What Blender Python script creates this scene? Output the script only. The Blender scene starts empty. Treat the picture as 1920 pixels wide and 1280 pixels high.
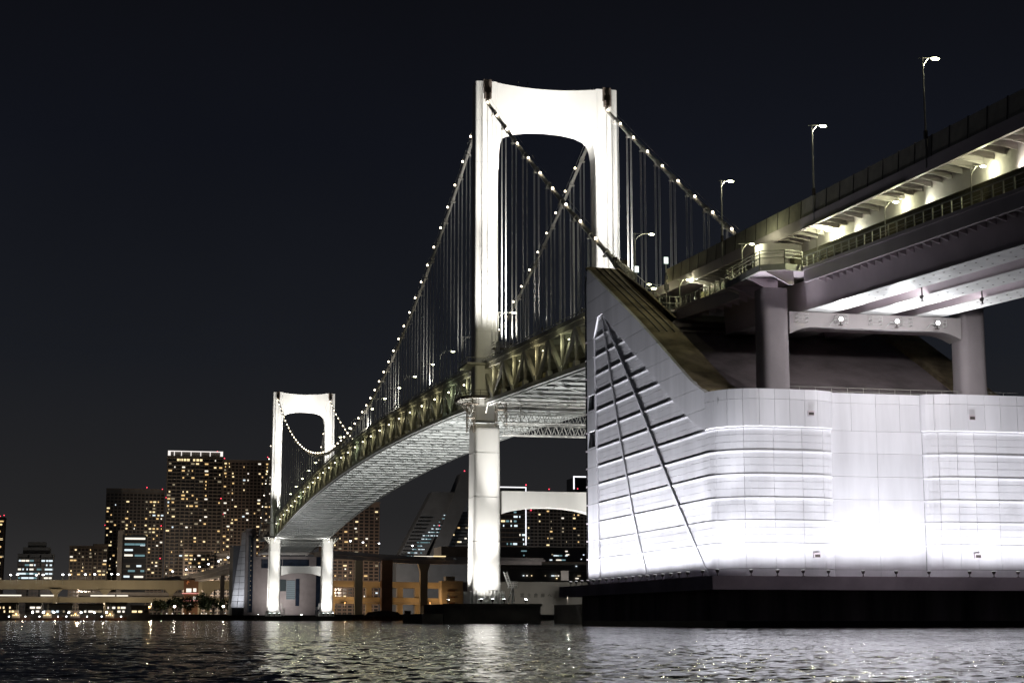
import bpy, math, random
import numpy as np
from mathutils import Vector, Matrix
R = math.radians
random.seed(7)
ORD = ['first', 'second', 'third', 'fourth', 'fifth', 'sixth', 'seventh', 'eighth', 'ninth', 'tenth', 'eleventh', 'twelfth', 'thirteenth', 'fourteenth', 'fifteenth', 'sixteenth', 'seventeenth', 'eighteenth', 'nineteenth', 'twentieth']
rng = np.random.default_rng(11)
scn = bpy.context.scene
COL = scn.collection

# ------------------------------------------------------------------ camera
cd = bpy.data.cameras.new('camera'); cam = bpy.data.objects.new('camera', cd); COL.objects.link(cam)
cam.location = (-93.06, -380.57, 0.95)
cam.rotation_euler = (R(90 + 9.23), 0, R(-12.595))
cd.sensor_width = 36; cd.lens = 60.0; cd.clip_start = 0.3; cd.clip_end = 12000
scn.camera = cam
# ------------------------------------------------------------------ night sky
w = bpy.data.worlds.new('World'); scn.world = w; w.use_nodes = True
nt = w.node_tree; nt.nodes.clear()
out = nt.nodes.new('ShaderNodeOutputWorld'); add = nt.nodes.new('ShaderNodeAddShader')
bg1 = nt.nodes.new('ShaderNodeBackground'); bg2 = nt.nodes.new('ShaderNodeBackground')
sky = nt.nodes.new('ShaderNodeTexSky'); sky.sky_type = 'NISHITA'; sky.sun_disc = False
sky.sun_elevation = R(-9); sky.sun_rotation = R(200)
nt.links.new(sky.outputs[0], bg1.inputs[0]); bg1.inputs[1].default_value = 0.05
tc = nt.nodes.new('ShaderNodeTexCoord'); sp = nt.nodes.new('ShaderNodeSeparateXYZ'); rp = nt.nodes.new('ShaderNodeValToRGB')
nt.links.new(tc.outputs['Generated'], sp.inputs[0]); nt.links.new(sp.outputs['Z'], rp.inputs[0]); 
sn = nt.nodes.new('ShaderNodeTexNoise'); sn.inputs['Scale'].default_value = 2.2; sn.inputs['Detail'].default_value = 4
mr = nt.nodes.new('ShaderNodeMapRange'); mr.inputs[1].default_value = .3; mr.inputs[2].default_value = .7; mr.inputs[3].default_value = .82; mr.inputs[4].default_value = 1.18
sm = nt.nodes.new('ShaderNodeVectorMath'); sm.operation = 'SCALE'
nt.links.new(tc.outputs['Generated'], sn.inputs['Vector']); nt.links.new(sn.outputs[0], mr.inputs[0]); nt.links.new(rp.outputs[0], sm.inputs[0]); nt.links.new(mr.outputs[0], sm.inputs['Scale']); nt.links.new(sm.outputs[0], bg2.inputs[0])
el = rp.color_ramp.elements
el[0].position = 0.0; el[0].color = (.038, .036, .036, 1)
el[1].position = 1.0; el[1].color = (.0028, .0029, .0040, 1)
for p, c in ((.06, (.0200, .0198, .0208)), (.15, (.0108, .0122, .0162)), (.27, (.0058, .0068, .0108)), (.36, (.0042, .0046, .0068))):
    e = el.new(p); e.color = (*c, 1)
nt.links.new(bg1.outputs[0], add.inputs[0]); nt.links.new(bg2.outputs[0], add.inputs[1]); nt.links.new(add.outputs[0], out.inputs[0])
vs = scn.view_settings; vs.view_transform = 'Standard'; vs.look = 'None'; vs.gamma = 1; vs.exposure = 0; vs.use_curve_mapping = False
try:
    cy = scn.cycles
    cy.use_denoising = True; cy.max_bounces = 5; cy.diffuse_bounces = 3; cy.glossy_bounces = 3; cy.transmission_bounces = 2
    cy.sample_clamp_indirect = 6; cy.caustics_reflective = True; cy.blur_glossy = 1.0; cy.caustics_refractive = False; cy.use_light_tree = True
except Exception: pass

# ------------------------------------------------------------------ materials
def mat(name, col, rough=.6, var=.12, scale=.4, bump=0., metal=0., streak=False, col2=None, spec=.4):
    m = bpy.data.materials.new(name); m.use_nodes = True; n = m.node_tree.nodes; l = m.node_tree.links
    b = n['Principled BSDF']; b.inputs['Roughness'].default_value = rough; b.inputs['Metallic'].default_value = metal
    b.inputs['Specular IOR Level'].default_value = spec
    t = n.new('ShaderNodeTexCoord'); mp = n.new('ShaderNodeMapping')
    if streak: mp.inputs['Scale'].default_value = (1, 1, .12)
    l.new(t.outputs['Object'], mp.inputs[0])
    nz = n.new('ShaderNodeTexNoise'); nz.inputs['Scale'].default_value = scale; nz.inputs['Detail'].default_value = 6; nz.inputs['Roughness'].default_value = .62
    l.new(mp.outputs[0], nz.inputs['Vector'])
    r = n.new('ShaderNodeValToRGB'); c2 = col2 or tuple(x * (1 - 2.2 * var) for x in col)
    r.color_ramp.elements[0].position = .33; r.color_ramp.elements[0].color = (*c2, 1)
    r.color_ramp.elements[1].position = .62; r.color_ramp.elements[1].color = (*tuple(min(1, x * (1 + .5 * var)) for x in col), 1)
    l.new(nz.outputs[0], r.inputs[0]); l.new(r.outputs[0], b.inputs['Base Color'])
    if bump:
        bp_ = n.new('ShaderNodeBump'); bp_.inputs['Strength'].default_value = bump; bp_.inputs['Distance'].default_value = .05
        n2 = n.new('ShaderNodeTexNoise'); n2.inputs['Scale'].default_value = scale * 9; n2.inputs['Detail'].default_value = 4
        l.new(t.outputs['Object'], n2.inputs['Vector']); l.new(n2.outputs[0], bp_.inputs['Height']); l.new(bp_.outputs[0], b.inputs['Normal'])
    return m
def emit(name, col, s):
    m = bpy.data.materials.new(name); m.use_nodes = True; n = m.node_tree.nodes; n.clear()
    o = n.new('ShaderNodeOutputMaterial'); e = n.new('ShaderNodeEmission'); e.inputs[0].default_value = (*col, 1); e.inputs[1].default_value = s
    m.node_tree.links.new(e.outputs[0], o.inputs[0])
    try: m.cycles.emission_sampling = 'NONE'
    except Exception: pass
    return m
def vary(m, lo, hi):
    n = m.node_tree.nodes; l = m.node_tree.links; b = n['Principled BSDF']; src = b.inputs['Base Color'].links[0].from_socket
    oi = n.new('ShaderNodeObjectInfo'); mr_ = n.new('ShaderNodeMapRange'); mr_.inputs[3].default_value = lo; mr_.inputs[4].default_value = hi
    sc_ = n.new('ShaderNodeVectorMath'); sc_.operation = 'SCALE'
    l.new(oi.outputs['Random'], mr_.inputs[0]); l.new(src, sc_.inputs[0]); l.new(mr_.outputs[0], sc_.inputs['Scale']); l.new(sc_.outputs[0], b.inputs['Base Color'])
M = dict(
    towerpaint=mat('tower_paint', (.82, .81, .78), .5, .03, .22, streak=True),
    steel=mat('white_steel', (.62, .62, .60), .5, .10, .25),
    truss=mat('truss_paint', (.44, .43, .39), .5, .12, .3),
    under=mat('deck_underside', (.50, .51, .50), .6, .12, .12),
    cable=mat('cable_wrap', (.62, .60, .56), .5, .1, .4),
    rope=mat('hanger_rope', (.72, .72, .70), .4, .05, .5),
    panel=mat('white_panel', (.76, .755, .79), .55, .08, .16, streak=True),
    core=mat('panel_backing', (.10, .10, .11), .8, .1, .3),
    slope=mat('stained_concrete', (.30, .245, .15), .85, .28, .22, .4, col2=(.10, .075, .045)),
    roof=mat('roof_concrete', (.27, .23, .235), .85, .2, .15, .3),
    plinth=mat('plinth_concrete', (.45, .37, .44), .8, .15, .12, .3),
    caisson=mat('caisson_concrete', (.26, .21, .22), .85, .3, .25, .5, streak=True, col2=(.06, .052, .056)),
    conc=mat('grey_concrete', (.34, .31, .32), .8, .10, .12, .2),
    conc2=mat('beam_concrete', (.46, .43, .43), .75, .08, .12),
    girder=mat('girder_paint', (.68, .60, .64), .5, .07, .12),
    olive=mat('olive_barrier', (.15, .135, .075), .6, .12, .4),
    rail=mat('rail_metal', (.45, .45, .40), .45, .06, 1.),
    dark=mat('dark_steel', (.07, .06, .055), .6, .15, .8),
    slot=mat('saddle_steel', (.12, .095, .08), .7, .15, .5),
    beige=mat('expressway_concrete', (.42, .36, .27), .8, .12, .03, streak=True),
    bld_a=mat('brown_facade', (.21, .155, .125), .8, .1, .08), bld_e=mat('blue_facade', (.075, .085, .10), .6, .1, .08), bld_b=mat('dark_facade', (.12, .098, .08), .7, .1, .08),
    bld_c=mat('grey_facade', (.20, .19, .18), .8, .1, .08), bld_d=mat('glass_facade', (.018, .021, .025), .35, .1, .08),
    slab=mat('balcony_concrete', (.22, .18, .15), .8, .1, .2), slab_d=mat('dark_balcony', (.12, .105, .09), .8, .1, .2),
    pane=mat('dark_pane', (.035, .034, .036), .15, .1, 1.), glass=mat('blue_glass', (.02, .03, .055), .12, .2, .3),
    leaf=mat('night_leaf', (.035, .050, .022), .8, .3, .8), trunk=mat('tree_bark', (.06, .045, .03), .9, .2, 1.),
    hull=mat('boat_hull', (.10, .06, .05), .5, .2, .5), cabin=mat('boat_cabin', (.55, .50, .42), .5, .1, .5),
    quay=mat('quay_concrete', (.10, .09, .08), .9, .2, .1, .3), brick=mat('brown_tile', (.20, .10, .06), .8, .1, .2),
    ground=mat('shore_ground', (.06, .058, .05), .95, .2, .05),
    asphalt=mat('asphalt', (.05, .05, .05), .9, .1, .3), wallgrey=mat('warehouse_sheet', (.17, .165, .155), .8, .08, .04),
    letter=mat('letter_paint', (.03, .03, .028), .8, .1, 1.), rust=mat('rust', (.12, .05, .025), .9, .3, 1.),
    e_dot=emit('cable_lamp_glow', (1, .86, .62), 9), e_head=emit('street_lamp_glow', (.98, 1, .60), 24), e_white=emit('white_lamp_glow', (.92, .95, 1), 14),
    e_truss=emit('truss_lamp_glow', (1, .93, .6), 9), e_warm=emit('window_warm', (1, .66, .28), 1.0), e_warm2=emit('window_amber', (1, .78, .42), 1.35),
    e_neut=emit('window_white', (1, .92, .78), 1.2), e_cool=emit('window_cool', (.80, .93, 1), 1.1), e_dim=emit('window_dim', (.9, .75, .5), .35), e_cooldim=emit('window_cool_dim', (.45, .8, .88), .34),
    e_red=emit('red_beacon', (1, .06, .10), 3), e_mag=emit('signal_glow', (1, .05, .35), 1.6), e_orange=emit('sodium_glow', (1, .55, .16), 16),
    e_crown=emit('crown_light', (1, .93, .88), 1.1), e_line=emit('outline_light', (.95, .94, 1), 1.6), e_green=emit('pier_glow', (.55, .62, .28), .22),
    e_flood=emit('flood_lens', (1, 1, 1), 30), e_orsign=emit('orange_sign', (1, .35, .12), .9))

vary(M['panel'], .90, 1.03); vary(M['girder'], .93, 1.03)
# ------------------------------------------------------------------ mesh helpers
class MB:
    def __init__(s): s.v = []; s.f = []; s.m = []
    def add(s, vs_, fs, mi=0):
        b = len(s.v); s.v += [tuple(map(float, p)) for p in vs_]; s.f += [tuple(b + i for i in f) for f in fs]; s.m += [mi] * len(fs); return s
    def box(s, x0, x1, y0, y1, z0, z1, mi=0):
        v = [(x, y, z) for z in (z0, z1) for y in (y0, y1) for x in (x0, x1)]
        return s.add(v, [(0, 2, 3, 1), (4, 5, 7, 6), (0, 1, 5, 4), (2, 6, 7, 3), (0, 4, 6, 2), (1, 3, 7, 5)], mi)
    def bar(s, p, q, a, b=None, up=(0, 0, 1), mi=0):
        b = b or a; p = Vector(p); q = Vector(q); d = (q - p).normalized(); u = Vector(up)
        if abs(d.dot(u)) > .99: u = Vector((0, 1, 0))
        x = d.cross(u).normalized(); y = x.cross(d).normalized(); x *= a / 2; y *= b / 2
        return s.add([p - x - y, p + x - y, p + x + y, p - x + y, q - x - y, q + x - y, q + x + y, q - x + y],
                     [(3, 2, 1, 0), (4, 5, 6, 7), (0, 1, 5, 4), (1, 2, 6, 5), (2, 3, 7, 6), (3, 0, 4, 7)], mi)
    def loft(s, rings, cap=True, mi=0, closed=True):
        n = len(rings[0]); v = [p for r in rings for p in r]; f = []
        for i in range(len(rings) - 1):
            for j in range(n if closed else n - 1):
                k = (j + 1) % n; f.append((i * n + j, i * n + k, (i + 1) * n + k, (i + 1) * n + j))
        if cap and closed: f.append(tuple(range(n))[::-1]); f.append(tuple(range((len(rings) - 1) * n, len(rings) * n)))
        return s.add(v, f, mi)
    def tube(s, pts, r, n=6, mi=0):
        rings = []; pts = [Vector(p) for p in pts]
        for i, p in enumerate(pts):
            d = (pts[min(i + 1, len(pts) - 1)] - pts[max(i - 1, 0)]).normalized()
            u = Vector((0, 0, 1)) if abs(d.z) < .95 else Vector((0, 1, 0))
            x = d.cross(u).normalized(); y = x.cross(d).normalized(); rr = r[i] if isinstance(r, (list, tuple)) else r
            rings.append([p + x * rr * math.cos(2 * math.pi * k / n) + y * rr * math.sin(2 * math.pi * k / n) for k in range(n)])
        return s.loft(rings, mi=mi)
    def prism(s, poly, f0, f1, mi=0):     # poly of 2-tuples, f0/f1 map (a,b)->xyz for both caps
        n = len(poly); v = [f0(*p) for p in poly] + [f1(*p) for p in poly]
        return s.add(v, [tuple(range(n))[::-1], tuple(range(n, 2 * n))] + [(i, (i + 1) % n, n + (i + 1) % n, n + i) for i in range(n)], mi)
    def ell(s, c, rx, ry, rz, n=8, m_=5, mi=0):
        rings = []
        for i in range(m_ + 1):
            a = -math.pi / 2 + math.pi * (i + .001) / (m_ + .002)
            rings.append([(c[0] + rx * math.cos(a) * math.cos(2 * math.pi * k / n), c[1] + ry * math.cos(a) * math.sin(2 * math.pi * k / n), c[2] + rz * math.sin(a)) for k in range(n)])
        return s.loft(rings, mi=mi)
    def mesh(s, name, mats, off=(0, 0, 0), smooth=False):
        me = bpy.data.meshes.new(name); o = Vector(off)
        me.from_pydata([(x - o.x, y - o.y, z - o.z) for x, y, z in s.v], [], s.f)
        for m_ in (mats if isinstance(mats, (list, tuple)) else [mats]): me.materials.append(m_)
        if any(s.m): me.polygons.foreach_set('material_index', s.m)
        me.validate(); me.update()
        import bmesh
        bm = bmesh.new(); bm.from_mesh(me); bmesh.ops.recalc_face_normals(bm, faces=bm.faces); bm.to_mesh(me); bm.free()
        if smooth:
            me.polygons.foreach_set('use_smooth', [True] * len(me.polygons))
            try: me.set_sharp_from_angle(angle=R(35))
            except Exception: pass
        return me
def wloc(o):
    p = Vector((0, 0, 0))
    while o is not None: p += o.location; o = o.parent
    return p
def tag(o, label=None, cat=None, group=None, kind=None):
    if label: o['label'] = label
    if cat: o['category'] = cat
    if group: o['group'] = group
    if kind: o['kind'] = kind
    return o
def thing(name, label, cat, loc=(0, 0, 0), group=None):
    o = bpy.data.objects.new(name, None); COL.objects.link(o); o.location = loc; o.empty_display_size = .5
    return tag(o, label, cat, group)
def part(name, mb, m, parent=None, label=None, kind=None, smooth=False):
    off = wloc(parent) if parent else (0, 0, 0)
    o = bpy.data.objects.new(name, mb.mesh(name, m, off, smooth)); COL.objects.link(o)
    if parent: o.parent = parent
    return tag(o, label, kind=kind)
def inst(name, me, parent, loc, scale=None, rotz=0):      # shared mesh data
    o = bpy.data.objects.new(name, me); COL.objects.link(o); o.parent = parent; o.location = Vector(loc) - wloc(parent)
    if scale: o.scale = scale
    if rotz: o.rotation_euler = (0, 0, rotz)
    return o
def copy_tree(o, parent=None):
    c = o.copy(); COL.objects.link(c)
    if parent: c.parent = parent
    for ch in list(o.children): copy_tree(ch, c)
    return c
def spot(name, loc, target, power, half, col=(1, 1, 1), blend=1., rad=.25, parent=None):
    l = bpy.data.lights.new(name, 'SPOT'); l.energy = power; l.spot_size = 2 * R(half); l.spot_blend = blend; l.color = col; l.shadow_soft_size = rad
    o = bpy.data.objects.new(name, l); COL.objects.link(o)
    d = Vector(target) - Vector(loc); o.rotation_euler = d.to_track_quat('-Z', 'Y').to_euler(); o.location = loc
    if parent: o.parent = parent; o.location = Vector(loc) - wloc(parent)
    return o
def point(name, loc, power, col=(1, 1, 1), rad=.15, parent=None):
    l = bpy.data.lights.new(name, 'POINT'); l.energy = power; l.color = col; l.shadow_soft_size = rad
    o = bpy.data.objects.new(name, l); COL.objects.link(o); o.location = Vector(loc) - (wloc(parent) if parent else Vector((0, 0, 0)))
    if parent: o.parent = parent
    return o

# ------------------------------------------------------------------ shared curves of the bridge (y along the bridge, near tower 0, far tower 570)
L = 570.
def zb(y):
    if y < 0: return 49.44 + .048 * y
    if y > L: return 44.31 - .04 * (y - L)
    return 55.2 - 1e-4 * (y - 240) ** 2
def zt(y): return zb(y) + 9.0
def zc(y):
    if y < 0: t = -y / 116; return 122 - 65.2 * t - 6.0 * t * (1 - t)
    if y > L: t = (y - L) / 114; return 122 - 70 * t - 6.0 * t * (1 - t)
    return 67.5 + 54.5 * ((y - 285) / 285) ** 2
def zlow(y): return 42.75 + .058 * (y + 181)          # approach: underside of the lower edge beam
def zup(y): return 49.0 + .043 * (y + 187)            # approach: underside of the upper edge beam
def sc(y, z): return (-380.57 + .986 * (y + 380.57), .95 + .986 * (z - .95))

# ================================================================== WATER (one sheet, real waves)
def build_water():
    cx, cy_ = cam.location.x, cam.location.y
    r = [0.4, 2, 5, 9, 13]; v = 15.
    while v < 7000: r.append(v); v += max(.07, .0036 * v if v < 900 else .05 * v)
    r = np.array(r)
    th = np.concatenate([np.linspace(-R(9), R(34), 400), np.linspace(R(34), R(351), 90)[1:-1]])   # clockwise from +y
    n, m = len(r), len(th)
    RR, TT = np.meshgrid(r, th, indexing='ij')
    X = cx + RR * np.sin(TT); Y = cy_ + RR * np.cos(TT); Z = np.zeros_like(X)
    cell = np.maximum(np.gradient(r)[:, None] * np.ones((1, m)), RR * .0019)
    N = 180
    lam = .18 * (1.0 / .18) ** rng.random(N); lam[:16] = rng.uniform(2.2, 6, 16); k = 2 * np.pi / lam
    ang = R(200) + rng.normal(0, .8, N); ph = rng.random(N) * 2 * np.pi
    slope = .0112 * np.ones(N); slope[:16] = .005
    for i in range(N):
        fade = np.clip((lam[i] / cell - 1.6) / 1.6, 0, 1)
        a = slope[i] / k[i]
        p = k[i] * (X * np.sin(ang[i]) + Y * np.cos(ang[i])) + ph[i]
        Z += a * fade * (np.sin(p) + .22 * np.sin(2 * p + .6))
    patch = .9 + .22 * np.sin(X * .045 + 1.3 * np.sin(Y * .02)) * np.sin(Y * .03 + 1.1 * np.sin(X * .015))
    Z *= patch
    Z[RR < 12] *= .4
    vts = np.stack([X, Y, Z], -1).reshape(-1, 3)
    i, j = np.meshgrid(np.arange(n - 1), np.arange(m), indexing='ij'); j2 = (j + 1) % m
    f = np.stack([i * m + j, (i + 1) * m + j, (i + 1) * m + j2, i * m + j2], -1).reshape(-1, 4)
    me = bpy.data.meshes.new('water')
    me.vertices.add(len(vts)); me.vertices.foreach_set('co', vts.ravel())
    me.loops.add(f.size); me.loops.foreach_set('vertex_index', f.ravel().astype(np.int32))
    me.polygons.add(len(f)); me.polygons.foreach_set('loop_start', (np.arange(len(f)) * 4).astype(np.int32))
    me.polygons.foreach_set('use_smooth', np.ones(len(f), bool))
    me.update(calc_edges=True); me.validate()
    mw = bpy.data.materials.new('sea_water'); mw.use_nodes = True; nn = mw.node_tree.nodes; ll = mw.node_tree.links
    b = nn['Principled BSDF']; b.inputs['Base Color'].default_value = (.006, .007, .006, 1); b.inputs['Roughness'].default_value = .05; b.inputs['IOR'].default_value = 1.33
    b.inputs['Roughness'].default_value = .09
    t = nn.new('ShaderNodeTexCoord'); geo = nn.new('ShaderNodeNewGeometry'); prev = geo.outputs['Normal']
    # capillary ripples as slope noise (their relief is far below the mesh size)
    for sc_, kx, dt in ((3.8, .56, 3), (.40, .20, 2)):
        nz = nn.new('ShaderNodeTexNoise'); nz.inputs['Scale'].default_value = sc_; nz.inputs['Detail'].default_value = dt; ll.new(t.outputs['Object'], nz.inputs['Vector'])
        sb = nn.new('ShaderNodeVectorMath'); sb.operation = 'SUBTRACT'; sb.inputs[1].default_value = (.5, .5, .5); ll.new(nz.outputs['Color'], sb.inputs[0])
        ml = nn.new('ShaderNodeVectorMath'); ml.operation = 'MULTIPLY'; ml.inputs[1].default_value = (kx, kx, 0); ll.new(sb.outputs[0], ml.inputs[0])
        ad = nn.new('ShaderNodeVectorMath'); ad.operation = 'ADD'; ll.new(prev, ad.inputs[0]); ll.new(ml.outputs[0], ad.inputs[1]); prev = ad.outputs[0]
    nm = nn.new('ShaderNodeVectorMath'); nm.operation = 'NORMALIZE'; ll.new(prev, nm.inputs[0]); ll.new(nm.outputs[0], b.inputs['Normal'])
    me.materials.append(mw)
    o = bpy.data.objects.new('water', me); COL.objects.link(o); tag(o, 'dark rippled harbour water reflecting the floodlit bridge', kind='structure')
build_water()

# far shore ground
g = MB(); g.box(-700, 700, 742, 2600, -3, 3.4); tag(part('ground', g, M['ground']), 'dark low shore behind the harbour water', kind='structure')
g = MB(); g.box(-700, 700, 738, 742, -3, 3.9); g.box(-700, 700, 737.6, 738, 2.9, 3.95)
tag(part('quay', g, M['quay']), 'dark concrete quay edge along the far shore', kind='structure')

# ================================================================== BRIDGE TOWERS
def rrect(cx, cy_, z, w_, d_, r_=.7, n=4):
    p = []
    for q, (sx, sy) in enumerate(((1, 1), (-1, 1), (-1, -1), (1, -1))):
        for k in range(n + 1):
            a = math.pi / 2 * (q + k / n); p.append((cx + sx * (w_ / 2 - r_) + r_ * math.cos(a), cy_ + sy * (d_ / 2 - r_) + r_ * math.sin(a), z))
    return p
def tower(y0, label, zbase):
    t = thing('bridge_tower', label, 'bridge tower', (0, y0, zbase), 'bridge towers')
    for s in (-1, 1):
        cxs = s * 14.5
        mb = MB(); mb.loft([rrect(cxs, y0, z, w_, d_) for z, w_, d_ in ((45.6, 5.5, 5.2), (62, 5.5, 5.2), (95, 5.4, 5.1), (125.6, 5.4, 5.0))])
        leg = part('leg', mb, M['towerpaint'], t, smooth=True)
        mb = MB(); mb.loft([rrect(cxs, y0, z, w_, d_, .9) for z, w_, d_ in ((zbase, 6.6, 7.4), (12, 6.4, 7.2), (43.2, 6.0, 6.81), (43.75, 6.0, 6.8), (43.8, 5.98, 6.78), (44.6, 5.7, 6.3), (44.7, 5.6, 6.2))])
        part('lower_leg', mb, M['towerpaint'], t, smooth=True)
        mb = MB()
        mb.loft([rrect(cxs, y0, z, 7.3, 8.2, 1.6) for z in (zbase, zbase + 2.5)])
        bs = part('base_skirt', mb, M['towerpaint'], t, smooth=True)
        mb = MB()
        for k in range(9):
            x = cxs - 3.2 + k * .8
            mb.box(x - .13, x + .13, y0 - 4.5, y0 - 4.09, zbase, zbase + 2.9)
        for k in range(11):
            yy = y0 - 3.6 + k * .72
            for q in (-1, 1):
                xx = cxs + q * 3.8; mb.box(xx - .16, xx + .16, yy - .14, yy + .14, zbase, zbase + 2.9)
        part('anchor_rib', mb, M['towerpaint'], bs, kind='stuff')
        # seam rings
        for z in (18, 28, 38): part('seam', MB().loft([rrect(cxs, y0, zz, 6.60 - (z - 4) * .014, 7.40 - (z - 4) * .014, .9) for zz in (z, z + .06)]), M['steel'], t)
        for z in (66, 76, 86, 96, 106, 116):
            wv = 5.5 - (z - 62) * .0016; part('seam', MB().loft([rrect(cxs, y0, zz, wv + .02, 5.2 - (z - 62) * .003 + .02) for zz in (z, z + .05)]), M['steel'], t)
        # saddle housing slot at top of each leg, both faces
        for q in (-1, 1):
            mb = MB(); ys = y0 + q * 2.5
            mb.box(s * 14.5 - 1.0, s * 14.5 + 1.0, min(ys, ys + q * .5), max(ys, ys + q * .5), 122.6, 125.9)
            mb.box(s * 14.5 - .8, s * 14.5 + .8, min(ys, ys + q * 1.1), max(ys, ys + q * 1.1), 121.2, 122.6)
            part('saddle_cover', mb, M['slot'], t)
    # top strut with concave top and arched underside
    top = [(x, 124.55 + 1.05 * (abs(x) / 13.0) ** 2) for x in np.linspace(-12.2, 12.2, 17)]
    half = [(11.75, 104.5), (11.65, 108.5), (11.35, 110.8), (10.7, 112.4), (9.6, 113.5), (7.6, 114.3), (4.2, 114.9), (0, 115.1)]
    bot = [(12.2, 104.5)] + half + [(-a, b) for a, b in half[-2::-1]] + [(-12.2, 104.5)]
    mb = MB(); poly = top + bot
    mb.prism(poly, lambda a, b: (a, y0 - 2.35, b), lambda a, b: (a, y0 + 2.35, b)); part('top_strut', mb, M['towerpaint'], t, smooth=True)
    xs = np.linspace(-10.9, 10.9, 17)
    poly = [(x, 29.6) for x in xs] + [(x, 26.0 - 1.6 * (abs(x) / 10.9) ** 2.4) for x in xs[::-1]]
    mb = MB(); mb.prism(poly, lambda a, b: (a, y0 - 2.2, b), lambda a, b: (a, y0 + 2.2, b)); part('lower_strut', mb, M['towerpaint'], t, smooth=True)
    mb = MB()
    for x in (-6.5, -4.2, 12): mb.bar((x, y0, 124.8), (x, y0, 126.6), .08); mb.ell((x, y0, 126.6), .22, .22, .25)
    part('roof_light', mb, M['steel'], t)
    return t
tower(0, 'nearer white floodlit bridge tower, the taller in view', 4.2)
tower(L, 'farther white bridge tower, small, standing at the far shore', 2.4)

# piers
def pier(x0, x1, y0, y1, z, label):
    t = thing('tower_pier', label, 'pier', ((x0 + x1) / 2, (y0 + y1) / 2, 0), 'bridge tower piers')
    mb = MB(); mb.box(x0, x1, y0, y1, -4, z); part('caisson', mb, M['quay'], t)
    mb = MB(); mb.box(x0 - .3, x1 + .3, y0 - .3, y0, z - .5, z + .08); part('coping', mb, M['quay'], t)
    return t
p = pier(-26, -4.5, -13, 13, 4.2, 'dark concrete pier under the left leg of the near tower')
mb = MB(); mb.box(-31, -26.35, -14, 12, -4, 2.1); part('fender_block', mb, M['quay'], p)
pier(5, 27, -13, 13, 4.2, 'dark concrete pier under the right leg of the near tower, mostly hidden')
pier(-24, 24, L - 11, L + 11, 2.4, 'long low dark pier under both legs of the far tower')
mb = MB(); mb.box(-1.8, 4.6, 60, 66, -4, 4.0); mb.box(-2, 4.8, 59.8, 66.2, 3.3, 4.1)
o = part('mooring_dolphin', mb, M['quay']); tag(o, 'low block in the water right of the near pier, between it and the anchorage', 'mooring block')

# ================================================================== MAIN CABLES with hangers, bands, lamps
PM = L / 56; PS = 10.36
ys_panel = [-PS * k for k in range(11, 0, -1)] + [PM * k for k in range(57)] + [L + PS * k for k in range(1, 12)]
def cables():
    lamp_me = None
    band_me = None
    for s in (-1, 1):
        t = thing('main_cable', ('left' if s < 0 else 'right') + ' main suspension cable ' + ('with a row of lamps, ending in the pointed anchorage tip' if s < 0 else 'with lamps, ending behind the approach road deck'), 'bridge cable', (s * 14.5, 0, 60), 'main suspension cables')
        pts = []
        for a, b, n in ((-116, -2.5, 24), (2.5, L - 2.5, 70), (L + 2.5, L + 114, 18)):
            mb = MB(); mb.tube([(s * 14.5, y, zc(y)) for y in np.linspace(a, b, n)], .40, 8); part('strand', mb, M['cable'], t, smooth=True)
            mb = MB()
            for q in (-.45, .45): mb.tube([(s * 14.5 + q, y, zc(y) + 1.25) for y in np.linspace(a, b, n)], .028, 4)
            part('hand_rope', mb, M['rail'], t)
        for y in ys_panel:
            if min(abs(y), abs(y - L)) < 6: continue
            z = zc(y); zd = zt(y) + .3
            dz = (zc(y + .5) - zc(y - .5))
            mb = MB(); d = Vector((0, 1, dz)).normalized()
            c = Vector((s * 14.5, y, z)); mb.tube([c - d * .75, c - d * .74, c + d * .74, c + d * .75], [.3, .56, .56, .3], 8)
            mb.box(s * 14.5 - .62, s * 14.5 + .62, y - .5, y + .5, z - .78, z - .52)
            part('cable_band', mb, M['cable'], t, smooth=False)
            if z - zd > 1.0:
                mb = MB()
                for q in (-.42, .42):
                    for u in (-.45, .45): mb.bar((s * 14.5 + u, y + q, zd), (s * 14.5 + u, y + q, z - .5), .062)
                part('hanger', mb, M['rope'], t)
        # lamps half way between the bands
        for y in [-5.2 - PS * k for k in range(10)] + [PM * (k + .5) for k in range(56)] + [L + 5.2 + PS * k for k in range(10)]:
            z = zc(y)
            if lamp_me is None:
                mb = MB(); mb.bar((0, 0, -.5), (0, 0, .2), .12); mb.ell((0, 0, .38), .27, .27, .27, 8, 5, 1); lamp_me = mb.mesh('cable_lamp', [M['dark'], M['e_dot']])
            inst('cable_lamp', lamp_me, t, (s * 14.5 - .48, y, z + .45))
cables()

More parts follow.
